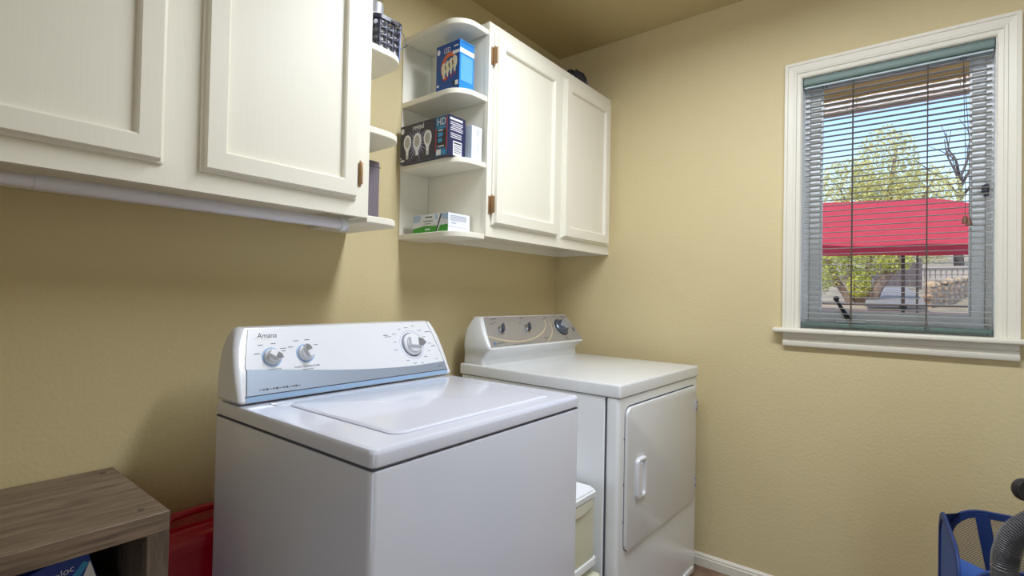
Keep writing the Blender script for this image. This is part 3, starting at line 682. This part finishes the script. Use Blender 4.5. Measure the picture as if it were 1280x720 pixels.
# navy three-globe carton
c2, L2, F2, l2, f2 = carton('bulb_carton', 'long navy carton showing three glowing globe bulbs on the middle open shelf', -1.075, -.993, -.274, -.023, 1.624, .138, M_revnavy, group=GB, art=.116)
flat('charcoal_panel', [(.001, .001), (.186, .001), (.186, .115), (.001, .115)], M_revback, c2, L2, .0003)
bm = B()
for k in range(22):
    a = 2 * math.pi * k / 22 + .1; rr = .040 + .012 * (k % 3); pr = Vector((math.cos(a), math.sin(a))); q = Vector((-pr.y, pr.x)) * .0028; c_ = Vector((.093, .054))
    prism(bm, [tuple(c_ + pr * .018 + q), tuple(c_ + pr * .018 - q), tuple(c_ + pr * rr)], 'z', .0003, .0006, L2)
obj('ray_print', bm, M_print_gl, c2, smooth=False)
for cx in (.040, .148): 
    bulb(c2, L2, cx, .058, .037, M_print_w, M_can)
    flat('filament_print', circ(cx, .062, .013, 18, .017), mat('warm_grey_print', (176, 172, 170), .5), c2, L2, .0012)
bulb(c2, L2, .093, .055, .040, M_print_w, M_revback); flat('filament_print', circ(.093, .060, .013, 18, .018), MATS['warm_grey_print'], c2, L2, .0012)
text('lettering', 'reveal', .025, M_print_w, c2, L2 @ Matrix.Translation((.098, .103, .0008)))
flat('round_emblem', circ(.012, .100, .009, 20), M_print_w, c2, L2, .0007)
dashes(c2, L2, [(.014, .009, .020, .005), (.006, .017, .008, .003)], M_print_w, .0008)
flat('teal_panel', [(.188, .001), (.248, .001), (.248, .115), (.188, .115)], mat('teal_print', (34, 110, 150), .4), c2, L2, .0004)
flat('black_panel', [(.194, .024), (.240, .024), (.240, .076), (.194, .076)], M_print_k, c2, L2, .0007)
flat('red_edge', [(.240, .014), (.246, .014), (.246, .112), (.240, .112)], M_print_r, c2, L2, .0008)
flat('red_edge', [(.188, .014), (.192, .014), (.192, .080), (.188, .080)], M_print_r, c2, L2, .0008)
text('lettering', 'HD', .030, M_print_w, c2, L2 @ Matrix.Translation((.217, .098, .0010)))
dashes(c2, L2, [(.218, .082, .030, .004)], M_print_c, .0010)
flat('cyan_patch', [(.202, .056), (.224, .056), (.224, .068), (.202, .068)], M_print_c, c2, L2, .0010)
flat('cyan_patch', [(.202, .040), (.222, .040), (.222, .051), (.202, .051)], M_print_c, c2, L2, .0010)
flat('barcode_patch', [(.194, .003), (.216, .003), (.216, .019), (.194, .019)], M_print_w, c2, L2, .0010)
flat('cyan_patch', [(.222, .003), (.238, .003), (.238, .018), (.222, .018)], M_print_c, c2, L2, .0010)
dashes(c2, L2, [(.216, .028, .03, .003), (.214, .074, .022, .003)], M_print_w, .0010)
dashes(c2, F2, [(.036, .106, .060, .006)] + [(.038, .096 - .0055 * k, .060 - .012 * (k % 3 == 2), .0022) for k in range(5)] + [(.036, .064 - .0055 * k, .052, .0022) for k in range(3)], M_print_w, .0006)
flat('white_label', [(.022, .002), (.064, .002), (.064, .044), (.022, .044)], M_print_w, c2, F2, .0006)
dashes(c2, F2, [(.043, .038, .036, .004)] + [(.043, .031 - .005 * k, .034, .0016) for k in range(5)], M_print_k, .0010)
# pale small carton
c3, L3, F3, l3, f3 = carton('small_carton', 'small pale blue and white carton at the right of the middle open shelf', -.988, -.936, -.300, -.20, 1.624, .119, M_palebox, group=GB, art=.080)
flat('white_face', [(.001, .001), (f3 - .001, .001), (f3 - .001, .079), (.001, .079)], M_whitebox, c3, F3, .0004)
dashes(c3, F3, [(.028, .066, .004, .018), (.034, .066, .003, .018), (.030, .030, .003, .030)], mat('faint_print', (178, 186, 204), .5), .0007)
# green and white carton, torn open
c4, L4, F4, l4, f4 = carton('dryer_sheet_carton', 'flat white carton with green grass print on the lowest open shelf', -1.040, -.932, -.246, -.062, 1.369, .067, M_whitebox, art=.057)
flat('sky_print', [(.001, .034), (.130, .040), (.126, .056), (.001, .056)], M_print_sky, c4, L4, .0004)
flat('white_cloud', [(.035, .022), (.122, .024), (.118, .055), (.045, .055)], M_print_w, c4, L4, .0006)
flat('green_print', [(.001, .001), (.122, .001), (.130, .020), (.060, .022), (.030, .018), (.001, .016)], M_print_g, c4, L4, .0008)
flat('green_print', [(.130, .001), (.183, .001), (.183, .022), (.145, .021)], M_print_g, c4, L4, .0008)
flat('sky_print', [(.150, .040), (.183, .036), (.183, .056), (.150, .056)], M_print_sky, c4, L4, .0004)
flat('torn_slit', [(.122, .001), (.126, .001), (.139, .028), (.152, .056), (.147, .056), (.134, .028)], M_print_k, c4, L4, .0011)
dashes(c4, L4, [(.085, .048, .036, .005), (.082, .036, .050, .003), (.080, .028, .034, .002)], mat('grey_green_print', (118, 140, 128), .5), .0010)
dashes(c4, L4, [(.080, .011, .026, .005)], M_print_w, .0012)
dashes(c4, F4, [(.05, .049 - .0045 * k, .08, .0014) for k in range(4)] + [(.028, .027, .022, .003), (.05, .016, .085, .001)], mat('faint_print', (178, 186, 204), .5), .0006)

# grey upright plaque on the near shelf
pq = empty('grey_case', (-1.345, -.17, 1.369), R(0), 'flat mauve-grey plastic case standing on the bottom shelf beside the near cabinet', 'case')
obj('shell', slab(-.062, .062, -.016, .016, .0003, .196, .008, .006), M_mauve, pq)
obj('seam', BX(-.0625, .0625, -.0165, .0165, .176, .178), M_dgrey, pq, smooth=False)

# perforated basket on the near top shelf
bk = empty('perforated_basket', (-1.334, -.165, 1.862), 0, 'dark perforated plastic basket with a wire handle on the near top shelf', 'basket')
def peri(u, hx_, hy_, r):
    """walk round a rounded rectangle, u in 0..1"""
    pts = rrect(-hx_, hx_, -hy_, hy_, r, 6); pts.append(pts[0])
    Ls = [0]
    for a, b in zip(pts, pts[1:]): Ls.append(Ls[-1] + math.dist(a, b))
    t = u * Ls[-1]
    for i in range(len(pts) - 1):
        if t <= Ls[i + 1] or i == len(pts) - 2:
            f = (t - Ls[i]) / max(1e-9, Ls[i + 1] - Ls[i]); return (pts[i][0] + (pts[i + 1][0] - pts[i][0]) * f, pts[i][1] + (pts[i + 1][1] - pts[i][1]) * f)
bm = B(); NU, NV, HB = 26, 4, .105
for iu in range(NU):
    for iv in range(NV):
        sq, ci = [], []
        for k in range(8):
            a = math.pi / 4 * k; dx, dy = math.cos(a), math.sin(a); s = .5 / max(abs(dx), abs(dy))
            for lst_, f in ((sq, s), (ci, .33)):
                u = ((iu + .5 + dx * f) / NU) % 1.0; vv = .006 + (iv + .5 + dy * f) / NV * .088; tp = .046 + .004 * vv / .1
                x, y = peri(u, tp, .117 + .004 * vv / .1, .022); lst_.append(bm.verts.new((x, y, vv)))
        for k in range(8):
            j = (k + 1) % 8; bm.faces.new((sq[k], sq[j], ci[j], ci[k]))
bmesh.ops.remove_doubles(bm, verts=bm.verts, dist=1e-5)
bmesh.ops.recalc_face_normals(bm, faces=bm.faces)
o = obj('perforated_wall', bm, M_basket, bk); md = o.modifiers.new('thickness', 'SOLIDIFY'); md.thickness = .0016
obj('rim', ring_prism(B(), rrect(-.053, .053, -.124, .124, .025, 6), rrect(-.047, .047, -.118, .118, .02, 6), 'z', .094, .106), M_basket, bk)
obj('bottom', prism(B(), rrect(-.046, .046, -.117, .117, .022, 6), 'z', .0004, .006), M_basket, bk)
obj('wire_handle', sweep(B(), spline([(-.0, -.1255, .100), (.03, -.130, .082), (.058, -.126, .052), (.060, -.118, .046), (.058, .0, .046), (.056, .118, .05)], 6), .0018, 8), M_chrome, bk)
obj('corner_rod', sweep(B(), [(.0535, -.098, .004), (.0545, -.099, .098)], .0028, 8), mat('pale_blue_rod', (150, 160, 196), .3), bk)
obj('corner_rod', sweep(B(), [(.036, -.1195, .004), (.037, -.1205, .098)], .0024, 8), MATS['pale_blue_rod'], bk)
wp = empty('white_packet', (-1.334, -.275, 1.8685), 0, 'white packet showing through the holes of the dark perforated basket', 'packet')
obj('wrapper', BX(-.036, .036, -.002, .009, 0, .080, bev=.002), M_whitebox, wp)
obj('seal_strip', BX(-.036, .036, .001, .005, .080, .086), M_palebox, wp, smooth=False)
cn = empty('grey_tin', (-1.352, -.232, 1.8685), 0, 'pale grey tin standing inside the dark perforated basket', 'tin')
obj('tin', lathe(B(), [(0, 0), (.026, 0), (.026, .150), (.024, .152), (0, .152)], 24), M_can, cn)
obj('label_band', lathe(B(), [(.0265, .02), (.0265, .118)], 24), M_whitebox, cn)

# folded dark cloth cap on the corner cabinet
cp = empty('dark_bundle', (-.135, -.18, CZ1), 0, 'small dark crumpled bundle on top of the corner cabinet', 'bundle')
bm = B(); lv = []
rings = []
for z, a, b in ((.0005, .075, .05), (.05, .08, .055), (.09, .07, .05), (.115, .045, .035), (.125, .02, .015)):
    rings.append([bm.verts.new((a * math.cos(t) * (1 + .16 * math.sin(3 * t + z * 40)), b * math.sin(t) * (1 + .14 * math.cos(4 * t + z * 30)), z + .012 * math.sin(5 * t) * (z > .06))) for t in [2 * math.pi * k / 20 for k in range(20)]])
for a, b in zip(rings, rings[1:]):
    for k in range(20): bm.faces.new((a[k], a[(k + 1) % 20], b[(k + 1) % 20], b[k]))
bm.faces.new(rings[0]); bm.faces.new(rings[-1]); bmesh.ops.recalc_face_normals(bm, faces=bm.faces)
obj('cloth', bm, mat('dark_slate_cloth', (54, 54, 66), .7), cp, angle=60)
obj('pale_edging', sweep(B(), spline([(.058, -.045, .02), (.062, -.042, .07), (.045, -.034, .108), (.02, -.012, .124)], 5), .004, 8), mat('pale_mauve_trim', (150, 140, 160), .6), cp)

# ------------------------------------------------------------------ laundry hamper
hp = empty('laundry_hamper', (-.46, -1.79, 0), R(4), 'blue pop-up mesh laundry hamper standing by the window wall', 'hamper')
hw, hh = .19, .555
def side(cx, cy, ax, nrm, name_m, solid=False, zt=hh, w_=hw):
    ax = Vector(ax); nrm = Vector(nrm)
    F = frame((cx, cy, 0), ax, (0, 0, 1))
    o_ = rrect(-w_, w_, .004, zt, .085, 8); i_ = rrect(-w_ + .016, w_ - .016, .02, zt - .016, .072, 8)
    fr = obj('fabric_binding', ring_prism(B(), o_, i_, 'z', -.004, .004, F), M_navy, hp)
    bm = B(); bm.faces.new([bm.verts.new(F @ Vector((x, y, 0))) for x, y in i_])
    obj('mesh_panel', bm, M_blue if solid else M_mesh, fr, smooth=False)
    loop = [F @ Vector((x, y, 0)) for x, y in o_]; loop.append(loop[0])
    obj('spring_wire', sweep(B(), loop, .0045, 6, cap=False), M_navy, fr)
    return F
side(0, hw + .012, (1, 0, 0), (0, 1, 0), 'l', True)
side(0, -hw - .012, (1, 0, 0), (0, -1, 0), 'r', False)
side(hw + .012, 0, (0, 1, 0), (1, 0, 0), 'b', False)
side(-hw - .012, 0, (0, 1, 0), (-1, 0, 0), 'f', False)
# corner gussets of solid nylon
for sx in (-1, 1):
    for sy in (-1, 1):
        bm = B(); a = []; b = []
        for k in range(9):
            t = R(90 * k / 8); dz = .085 - .085 * math.sin(t); dl = .085 * (1 - math.cos(t))
            z = hh - dz * 1.0
            a.append(bm.verts.new((sx * (hw - (.085 - .085 * math.cos(t))), sy * (hw + .012), hh - .085 + .085 * math.sin(t))))
            b.append(bm.verts.new((sx * (hw + .012), sy * (hw - (.085 - .085 * math.cos(t))), hh - .085 + .085 * math.sin(t))))
        for k in range(5): bm.faces.new((a[k], a[k + 1], b[k + 1], b[k]))
        a0 = bm.verts.new((sx * hw, sy * (hw + .012), .09)); b0 = bm.verts.new((sx * (hw + .012), sy * hw, .09)); bm.faces.new((a[0], a0, b0, b[0]))
        obj('corner_gusset', bm, M_blue, hp)
obj('floor_panel', BX(-hw, hw, -hw, hw, .002, .006), M_navy, hp)
obj('carry_strap', sweep(B(), [(hw + .006, .11, hh - .004), (hw + .002, .10, hh - .07), (hw - .0, .085, hh - .16), (hw - .0, .07, hh - .26)], .016, 6, ell=.12), M_navy, hp)
obj('carry_strap', sweep(B(), [(-hw - .018, .02, hh - .03), (-hw - .022, .00, hh - .09), (-hw - .018, -.03, hh - .16)], .014, 6, ell=.3), M_navy, hp)

# ------------------------------------------------------------------ upright vacuum at the right edge
vc = empty('vacuum_cleaner', (-.90, -1.82, 0), R(0), 'black upright vacuum cleaner with a grey ribbed hose at the right edge', 'vacuum')
def vobj(name, bm, m, par=vc, **k): return obj(name, bm, m, par, **k)
obj('floor_head', slab(-.16, .16, -.15, .09, .012, .085, .04, .02), M_black, vc)
for wx in (-.13, .13):
    obj('wheel', lathe(B(), [(0, -.012), (.03, -.012), (.035, -.008), (.035, .008), (.03, .012), (0, .012)], 20, Matrix.Translation((wx, .085, .036)) @ Matrix.Rotation(R(90), 4, 'Y')), M_black, vc)
obj('neck', sweep(B(), [(0, .0, .075), (0, .02, .16), (0, .02, .24)], [.05, .045, .05], 16), M_black, vc)
obj('dust_cup', lathe(B(), [(0, .23), (.050, .23), (.062, .25), (.064, .58), (.056, .595), (0, .595)], 28, Matrix.Translation((0, 0, 0))), mat('smoky_violet_plastic', (84, 84, 132), .15, coat=.5), vc)
obj('motor_housing', lathe(B(), [(0, .596), (.060, .596), (.074, .62), (.074, .665), (.060, .70), (.03, .72), (0, .722)], 28), M_black, vc)
obj('handle_stem', sweep(B(), [(0, .01, .71), (0, .015, .85), (0, .02, 1.0)], .017, 14), M_black, vc)
obj('hand_grip', sweep(B(), spline([(0, .02, .99), (0, .03, 1.04), (0, .01, 1.09), (0, -.04, 1.10)], 5), .018, 12), M_black, vc)
hk = obj('cord_hook', lathe(B(), [(0, -.012), (.014, -.012), (.021, -.008), (.021, .006), (.017, .012), (.008, .013), (0, .013)], 24, Matrix.Translation((-.0, .134, .800)) @ Matrix.Rotation(R(-80), 4, 'Y') @ Matrix.Rotation(R(25), 4, 'X')), M_black, vc)
obj('hook_arm', sweep(B(), [(.0, .015, .83), (.01, .08, .81), (.008, .128, .80)], .012, 10), M_black, vc)
obj('hook_ring', ring_prism(B(), circ(0, 0, .022, 24), circ(0, 0, .016, 24), 'z', .0132, .0160, Matrix.Translation((-.0, .134, .800)) @ Matrix.Rotation(R(-80), 4, 'Y') @ Matrix.Rotation(R(25), 4, 'X')), M_black, hk)
path = spline([(-.02, .168, .10), (-.03, .166, .35), (-.03, .167, .62), (-.03, .163, .690), (-.03, .145, .735), (-.02, .105, .762), (0, .02, .775), (.02, -.06, .745), (.02, -.10, .65), (.01, -.085, .58), (0, -.05, .54)], 26)
obj('hose', sweep(B(), path, [.0215 if i % 2 else .0185 for i in range(len(path))], 16), M_hose, vc, angle=80, label='grey ribbed suction hose')
obj('wand', sweep(B(), [(-.02, .168, .085), (-.02, .168, .12)], .020, 14), M_black, vc)
obj('hose_clip', BX(-.03, .0, .06, .15, .085, .105, bev=.004), M_black, vc)

# ------------------------------------------------------------------ ceiling lamp (above the frame)
cl = empty('ceiling_lamp', (FIX[0], FIX[1], H), 0, 'long white ceiling lamp with an opal wrap diffuser', 'lamp')
obj('base_plate', BX(-.11, .11, -.62, .62, -.03, -.0005, bev=.006), M_vinyl, cl)
obj('diffuser', prism(B(), [(-.105, -.031), (.105, -.031), (.10, -.075), (.07, -.098), (-.07, -.098), (-.10, -.075)], 'y', -.60, .60), M_glow, cl)
for yy in (-.611, .611): obj('end_cap', BX(-.112, .112, yy - .010, yy + .010, -.102, -.031, bev=.004), M_vinyl, cl)

# ------------------------------------------------------------------ outside
M_soil = mat('hillside_ground', (176, 160, 138), .9, var=(3, (142, 126, 104)))
M_conc = mat('pale_concrete', (196, 190, 190), .85, var=(6, (182, 176, 176)))
def ground_z(x):
    return 1.05 + .082 * (x - 6) if x < 13 else 1.624 + .16 * (x - 13)
bm = B(); xs = [5.6 + 1.2 * k for k in range(26)]; ys = [-30 + 3 * k for k in range(22)]; G = [[bm.verts.new((x, y, ground_z(x) + .05 * math.sin(x * 1.3 + y))) for y in ys] for x in xs]
for i in range(len(xs) - 1):
    for j in range(len(ys) - 1): bm.faces.new((G[i][j], G[i + 1][j], G[i + 1][j + 1], G[i][j + 1]))
obj('ground_hillside', bm, M_soil, kind='structure')
obj('ground_patio', BX(.15, 5.6, -14, 12, -.2, -.06), M_conc, kind='structure')
obj('wall_retaining', BX(5.45, 5.65, -14, 12, -.06, 1.055), M_conc, kind='structure')
bm = B(); a = [(5.7, -1.44), (7, -1.38), (8.6, -1.26), (10.5, -1.06)]
La = [bm.verts.new((x, y + .36 + .02 * x, ground_z(x) + .075)) for x, y in a]; Lb = [bm.verts.new((x, y - .10 - .01 * x, ground_z(x) + .075)) for x, y in a]
for i in range(3): bm.faces.new((La[i], La[i + 1], Lb[i + 1], Lb[i]))
bmesh.ops.solidify(bm, geom=bm.faces[:], thickness=.05)
obj('ground_path', bm, M_conc, kind='structure')

# roof overhang: soffit boards and fascia
ev = empty('roof_eave', (.75, -1.4, 2.44), 0, 'brown painted roof eave above the window outside', 'eave', kind='structure')
M_eave = mat('tan_soffit_paint', (226, 192, 126), .7, var=(5, (214, 180, 116))); M_fas = mat('rosy_brown_fascia', (206, 180, 170), .7, var=(4, (196, 168, 158), (1, .2, 4)))
for k in range(8):
    x = .17 + k * .1675
    obj('soffit_board', BX(x - .75, x + .160 - .75, -2.6, 2.6, .0, .018, bev=.002, seg=1), M_eave, ev)
obj('fascia_board', BX(.765, .80, -2.6, 2.6, -.105, .02, bev=.002), M_fas, ev); obj('fascia_board', BX(.802, .845, -2.6, 2.6, -.06, .06, bev=.002), M_fas, ev)
obj('trim_strip', BX(.725, .764, -2.6, 2.6, -.04, -.001, bev=.003), M_eave, ev)
obj('gutter', prism(B(), [(x + .185, z) for x, z in [(.662, .07), (.662, -.03), (.68, -.04), (.74, -.04), (.77, .02), (.77, .08), (.76, .08), (.76, .02), (.735, -.03), (.68, -.03), (.67, -.02), (.67, .07)]], 'y', -2.6, 2.6), mat('gutter_brown', (150, 120, 110), .5), ev)

# red canopy
cv = empty('patio_canopy', (4.2, -1.35, -.06), 0, 'red fabric patio canopy on thin dark posts outside the window', 'canopy')
M_cred = mat('red_canvas', (224, 86, 104), .8, bump=(14, .25, .02)); M_cmar = mat('maroon_valance', (168, 52, 80), .85, bump=(10, .3, .02))
hx0, hx1, hy0, hy1 = -.95, 1.05, -1.9, 3.4; ze = 1.715; zr = 2.17
def cz(x, y):
    u = min((x - hx0) / .95, (hx1 - x) / .95, (y - hy0) / 1.6, (hy1 - y) / 1.6, 1.0)
    return ze + (zr - ze) * max(0, u) ** 1.05 - .02 * math.sin(6 * y) * max(0, 1 - u) * .6 + .045 * y + .10 * (x - hx0)
bm = B(); nx, ny = 17, 33
G = [[bm.verts.new((hx0 + (hx1 - hx0) * i / (nx - 1), hy0 + (hy1 - hy0) * j / (ny - 1), cz(hx0 + (hx1 - hx0) * i / (nx - 1), hy0 + (hy1 - hy0) * j / (ny - 1)))) for j in range(ny)] for i in range(nx)]
for i in range(nx - 1):
    for j in range(ny - 1): bm.faces.new((G[i][j], G[i + 1][j], G[i + 1][j + 1], G[i][j + 1]))
bmesh.ops.solidify(bm, geom=bm.faces[:], thickness=.006)
obj('canvas_top', bm, M_cred, cv, angle=50)
def valance(pts):
    bm = B(); A_ = []; B_ = []
    for i, (x, y) in enumerate(pts):
        z = ze + .045 * y - .02 * math.sin(6 * y) * .6
        A_.append(bm.verts.new((x, y, z))); B_.append(bm.verts.new((x + .012 * math.sin(i * 1.7), y, z - .090 - .012 * math.sin(i * 1.1))))
    for i in range(len(pts) - 1): bm.faces.new((A_[i], A_[i + 1], B_[i + 1], B_[i]))
    bmesh.ops.solidify(bm, geom=bm.faces[:], thickness=.004); return bm
obj('valance', valance([(hx0 - .004, hy0 + (hy1 - hy0) * j / 40) for j in range(41)]), M_cmar, cv, angle=60)
M_iron = mat('dark_bronze_iron', (72, 62, 62), .5, metal=.3)
for x, y in ((hx0 + .04, .60), (hx0 + .04, -.15), (hx1 - .06, hy0 + .1), (hx1 - .06, hy1 - .1), (hx0 + .04, hy0 + .05), (hx0 + .04, hy1 - .05)):
    obj('post', sweep(B(), [(x, y, 0), (x, y, ze + .045 * y + .10 * (x - hx0) - .005)], .0085, 8), M_iron, cv)
obj('centre_pole', sweep(B(), [(hx0 + .10, -.06, 0), (hx0 + .10, -.05, ze + .05)], .014, 10), M_iron, cv)
obj('pole_clamp', lathe(B(), [(0, 0), (.022, 0), (.03, .02), (.03, .04), (.016, .05), (0, .05)], 12, Matrix.Translation((hx0 + .10, -.055, 1.150))), M_black, cv)
obj('low_rail', sweep(B(), [(hx0 + .04, hy0 + .05, 1.195), (hx0 + .04, hy1 - .05, 1.195)], .008, 8), M_iron, cv)

# trees
def leaves(n, centres, size, seed, flatz=.8):
    rnd = random.Random(seed); bm = B()
    for _ in range(n):
        cx, cy, cz_, rx, ry, rz = rnd.choice(centres)
        while True:
            p = Vector((rnd.uniform(-1, 1), rnd.uniform(-1, 1), rnd.uniform(-1, 1)))
            if p.length < 1 and rnd.random() < .25 + p.length: break
        c_ = Vector((cx + p.x * rx, cy + p.y * ry, cz_ + p.z * rz)); s = size * rnd.uniform(.6, 1.3)
        q = Matrix.Rotation(rnd.uniform(0, 6.28), 3, 'Z') @ Matrix.Rotation(rnd.uniform(-1.2, 1.2), 3, 'X') @ Matrix.Rotation(rnd.uniform(-1.2, 1.2), 3, 'Y')
        bm.faces.new([bm.verts.new(c_ + q @ Vector(v) * s) for v in ((-.5, 0, 0), (0, -.32, .06), (.5, 0, 0), (0, .32, .06))])
    return bm
def leafmat(name, a, b):
    m = mat(name, a, .6, var=(1.6, b)); n = m.node_tree; bs = n.nodes['Principled BSDF']; tr = n.nodes.new('ShaderNodeBsdfTranslucent'); mx = n.nodes.new('ShaderNodeMixShader'); mx.inputs[0].default_value = .35
    cr = [q for q in n.nodes if q.type == 'VALTORGB'][0]; n.links.new(cr.outputs[0], tr.inputs[0])
    o_ = n.nodes['Material Output']; n.links.new(bs.outputs[0], mx.inputs[1]); n.links.new(tr.outputs[0], mx.inputs[2]); n.links.new(mx.outputs[0], o_.inputs[0]); return m
M_leaf = leafmat('spring_yellow_leaf', (232, 224, 164), (206, 202, 140)); M_leaf2 = leafmat('lime_leaf', (214, 210, 104), (170, 180, 92)); M_leaf3 = leafmat('olive_leaf', (150, 150, 96), (120, 122, 84))
M_bark = mat('grey_bark', (132, 112, 100), .9, bump=(20, .4, .02)); M_bark2 = mat('dark_bark', (92, 80, 82), .9)
def tree(name, label, loc, trunks, crown, n, size, m, mb, seed, group):
    r_ = empty(name, loc, 0, label, 'tree' if 'tree' in name else 'shrub', group)
    for pts, ra in trunks:
        P_ = spline(pts, 5); rr = [ra[0] + (ra[1] - ra[0]) * i / (len(P_) - 1) for i in range(len(P_))]
        obj('trunk' if ra[0] > .05 else 'branch', sweep(B(), P_, rr, 8), mb, r_)
    if n: obj('foliage', leaves(n, crown, size, seed), m, r_, smooth=False, kind='stuff')
    return r_
GT = 'trees on the hillside outside the window'
zt = ground_z(14)
tree('leafy_tree', 'pale yellow-green spring tree rising behind the red canopy', (14, -.9, zt - .1),
     [([(0, 0, 0), (.05, .1, .9), (0, .05, 2.0), (.1, -.1, 3.4)], (.16, .03)), ([(0, 0, .9), (.2, .7, 1.7), (.3, 1.2, 2.7)], (.07, .02)), ([(0, 0, 1.0), (-.2, -.5, 1.8), (-.2, -.9, 2.6)], (.07, .02))],
     [(0, .1, 2.9, .9, .75, 1.15), (0, 1.0, 2.4, .9, .8, .9), (.1, -.7, 2.0, .9, .75, .95), (0, .9, 1.3, .9, .9, .8), (0, -.5, 1.1, .9, 1.0, .7), (0, .2, 1.9, 1, .9, .9)], 21000, .075, M_leaf, M_bark, 3, GT)
zt = ground_z(16.5)
br = [([(0, 0, 0), (0, .04, 1.2), (0, -.02, 2.6)], (.12, .05))]
rnd = random.Random(5)
for k in range(12):
    a = -1.25 + 2.5 * k / 11; z0 = 1.1 + 1.6 * (1 - abs(a) / 1.3); Lb_ = rnd.uniform(1.1, 1.9)
    p = [(rnd.uniform(-.2, .2), 0, z0)]; y_, z_ = 0, z0
    for q in range(3):
        y_ += math.sin(a) * Lb_ / 3 + rnd.uniform(-.1, .1); z_ += math.cos(a) * Lb_ / 3 + rnd.uniform(-.05, .1); p.append((rnd.uniform(-.3, .3), y_, z_))
    br.append((p, (.04, .010)))
    for q in range(2):
        s = p[q + 1]; b_ = a + rnd.uniform(-.8, .8); br.append(([s, (s[0], s[1] + math.sin(b_) * .35, s[2] + math.cos(b_) * .35), (s[0], s[1] + math.sin(b_ * 1.2) * .75, s[2] + math.cos(b_) * .7)], (.018, .006)))
tree('bare_tree', 'bare dark-branched tree against the blue sky at the right of the window', (16.5, -2.35, zt - .1), br, [], 0, 0, M_leaf, M_bark2, 4, GT)
zs = ground_z(7)
tree('leafy_shrub', 'lime-leaved shrub with several slanting trunks below the red canopy', (7.0, -.78, zs - .03),
     [([(0, .05, 0), (0, .25, .35), (0, .42, .75)], (.06, .03)), ([(0, -.03, 0), (0, .06, .35), (.05, .12, .8)], (.055, .025)), ([(0, -.14, 0), (0, -.26, .3), (.05, -.46, .62), (.05, -.56, .85)], (.085, .035)), ([(0, -.1, 0), (0, -.1, .35), (.05, -.16, .8)], (.07, .03))],
     [(0, .35, .62, .35, .40, .35), (0, -.1, .70, .35, .40, .28), (0, -.42, .72, .3, .25, .25), (0, .55, .45, .3, .3, .3), (-.1, -.02, .32, .25, .16, .22), (0, .1, .95, .4, .7, .25)], 4600, .046, M_leaf2, M_bark, 9, 'shrubs outside the window')
zs2 = ground_z(11)
tree('leafy_shrub', 'olive-leaved bush far behind the gate at the end of the path', (12.0, -.2, ground_z(12)), [([(0, 0, 0), (0, .1, .5), (0, .1, 1.0)], (.06, .02))],
     [(0, 0, .8, .5, 1.0, .6), (0, 1.2, .8, .5, .9, .6), (0, .3, 1.4, .6, 1.2, .5)], 1800, .09, M_leaf3, M_bark, 19, 'shrubs outside the window')
tree('leafy_tree', 'pale tree low at the right behind the fence', (15.0, -3.0, ground_z(15)), [([(0, 0, 0), (0, .1, .6), (0, .1, 1.3)], (.10, .04))],
     [(0, 0, 1.2, .6, .9, .45), (0, -.9, 1.3, .6, .8, .5)], 1200, .09, M_leaf, M_bark, 29, GT)

# stone wall
sw = empty('stone_wall', (6.6, -1.60, 1.04), 0, 'low tan rubble stone wall outside at the right of the window', 'wall')
M_st = [mat('tan_stone', (176, 146, 116), .9, bump=(20, .5, .02)), mat('grey_stone', (142, 128, 118), .9, bump=(20, .5, .02)), mat('buff_stone', (192, 166, 136), .9, bump=(20, .5, .02))]
rnd = random.Random(12); proto = []
for k in range(6):
    bm = B(); bmesh.ops.create_icosphere(bm, subdivisions=1, radius=.5)
    for v in bm.verts: v.co = Vector((v.co.x * 1.0, v.co.y * 1.0, v.co.z * .8)) * rnd.uniform(.85, 1.12)
    me = bpy.data.meshes.new('stone'); bm.to_mesh(me); bm.free(); me.materials.append(M_st[k % 3]); proto.append(me)
wl = Vector((2.6, -.62)); nst = 26
for row in range(5):
    for k in range(nst):
        t = (k + (.5 if row % 2 else 0)) / nst; p = wl * t; s = .125
        if row == 4 and k % 3 == 0: continue
        o = bpy.data.objects.new('stone', proto[(k * 5 + row * 3) % 6]); COL.objects.link(o); o.parent = sw
        o.location = (p.x, p.y, .05 + row * .078 + .20 * t + rnd.uniform(-.008, .008)); o.scale = (.14, .13, .10); o.rotation_euler = (rnd.uniform(0, 6), rnd.uniform(-.3, .3), rnd.uniform(0, 6))
bm = B(); prism(bm, [(0, -.05), (2.6, -.05), (2.6, .52), (0, .32)], 'y', .04, -.04, Matrix.Rotation(math.atan2(-.62, 2.6), 4, 'Z'))
obj('core', bm, M_st[1], sw, smooth=False)
# picket fence beyond
fc = empty('picket_fence', (11.2, -3.0, ground_z(11.2)), 0, 'weathered grey picket fence behind the stone wall', 'fence')
M_fence = mat('weathered_fence_wood', (168, 156, 150), .9); fm = None
for k in range(38):
    y = -1.6 + k * .085
    if fm is None:
        o = obj('picket', BX(-.01, .01, -.033, .033, 0, .40), M_fence, fc, smooth=False); fm = o
    else: o = fm.copy(); COL.objects.link(o); o.parent = fc
    o.location = (0, y, 0)
obj('rail', BX(.011, .05, -1.65, 1.6, .08, .13), M_fence, fc, smooth=False); obj('rail', BX(.011, .05, -1.65, 1.6, .30, .35), M_fence, fc, smooth=False)
obj('cap_rail', BX(-.05, .06, -1.65, 1.6, .402, .44), M_fence, fc, smooth=False)
# dark timber gate at the end of the path
gt = empty('garden_gate', (10.6, -1.10, ground_z(10.6) + .02), 0, 'dark timber garden gate at the end of the concrete path', 'gate')
for k in range(7): obj('plank', BX(-.015, .015, -.35 + k * .1, -.258 + k * .1, .03, .52), M_bark2, gt, smooth=False)
for y in (-.40, .40): obj('gate_post', BX(-.04, .04, y - .04, y + .04, 0, .58, bev=.004), M_bark2, gt)
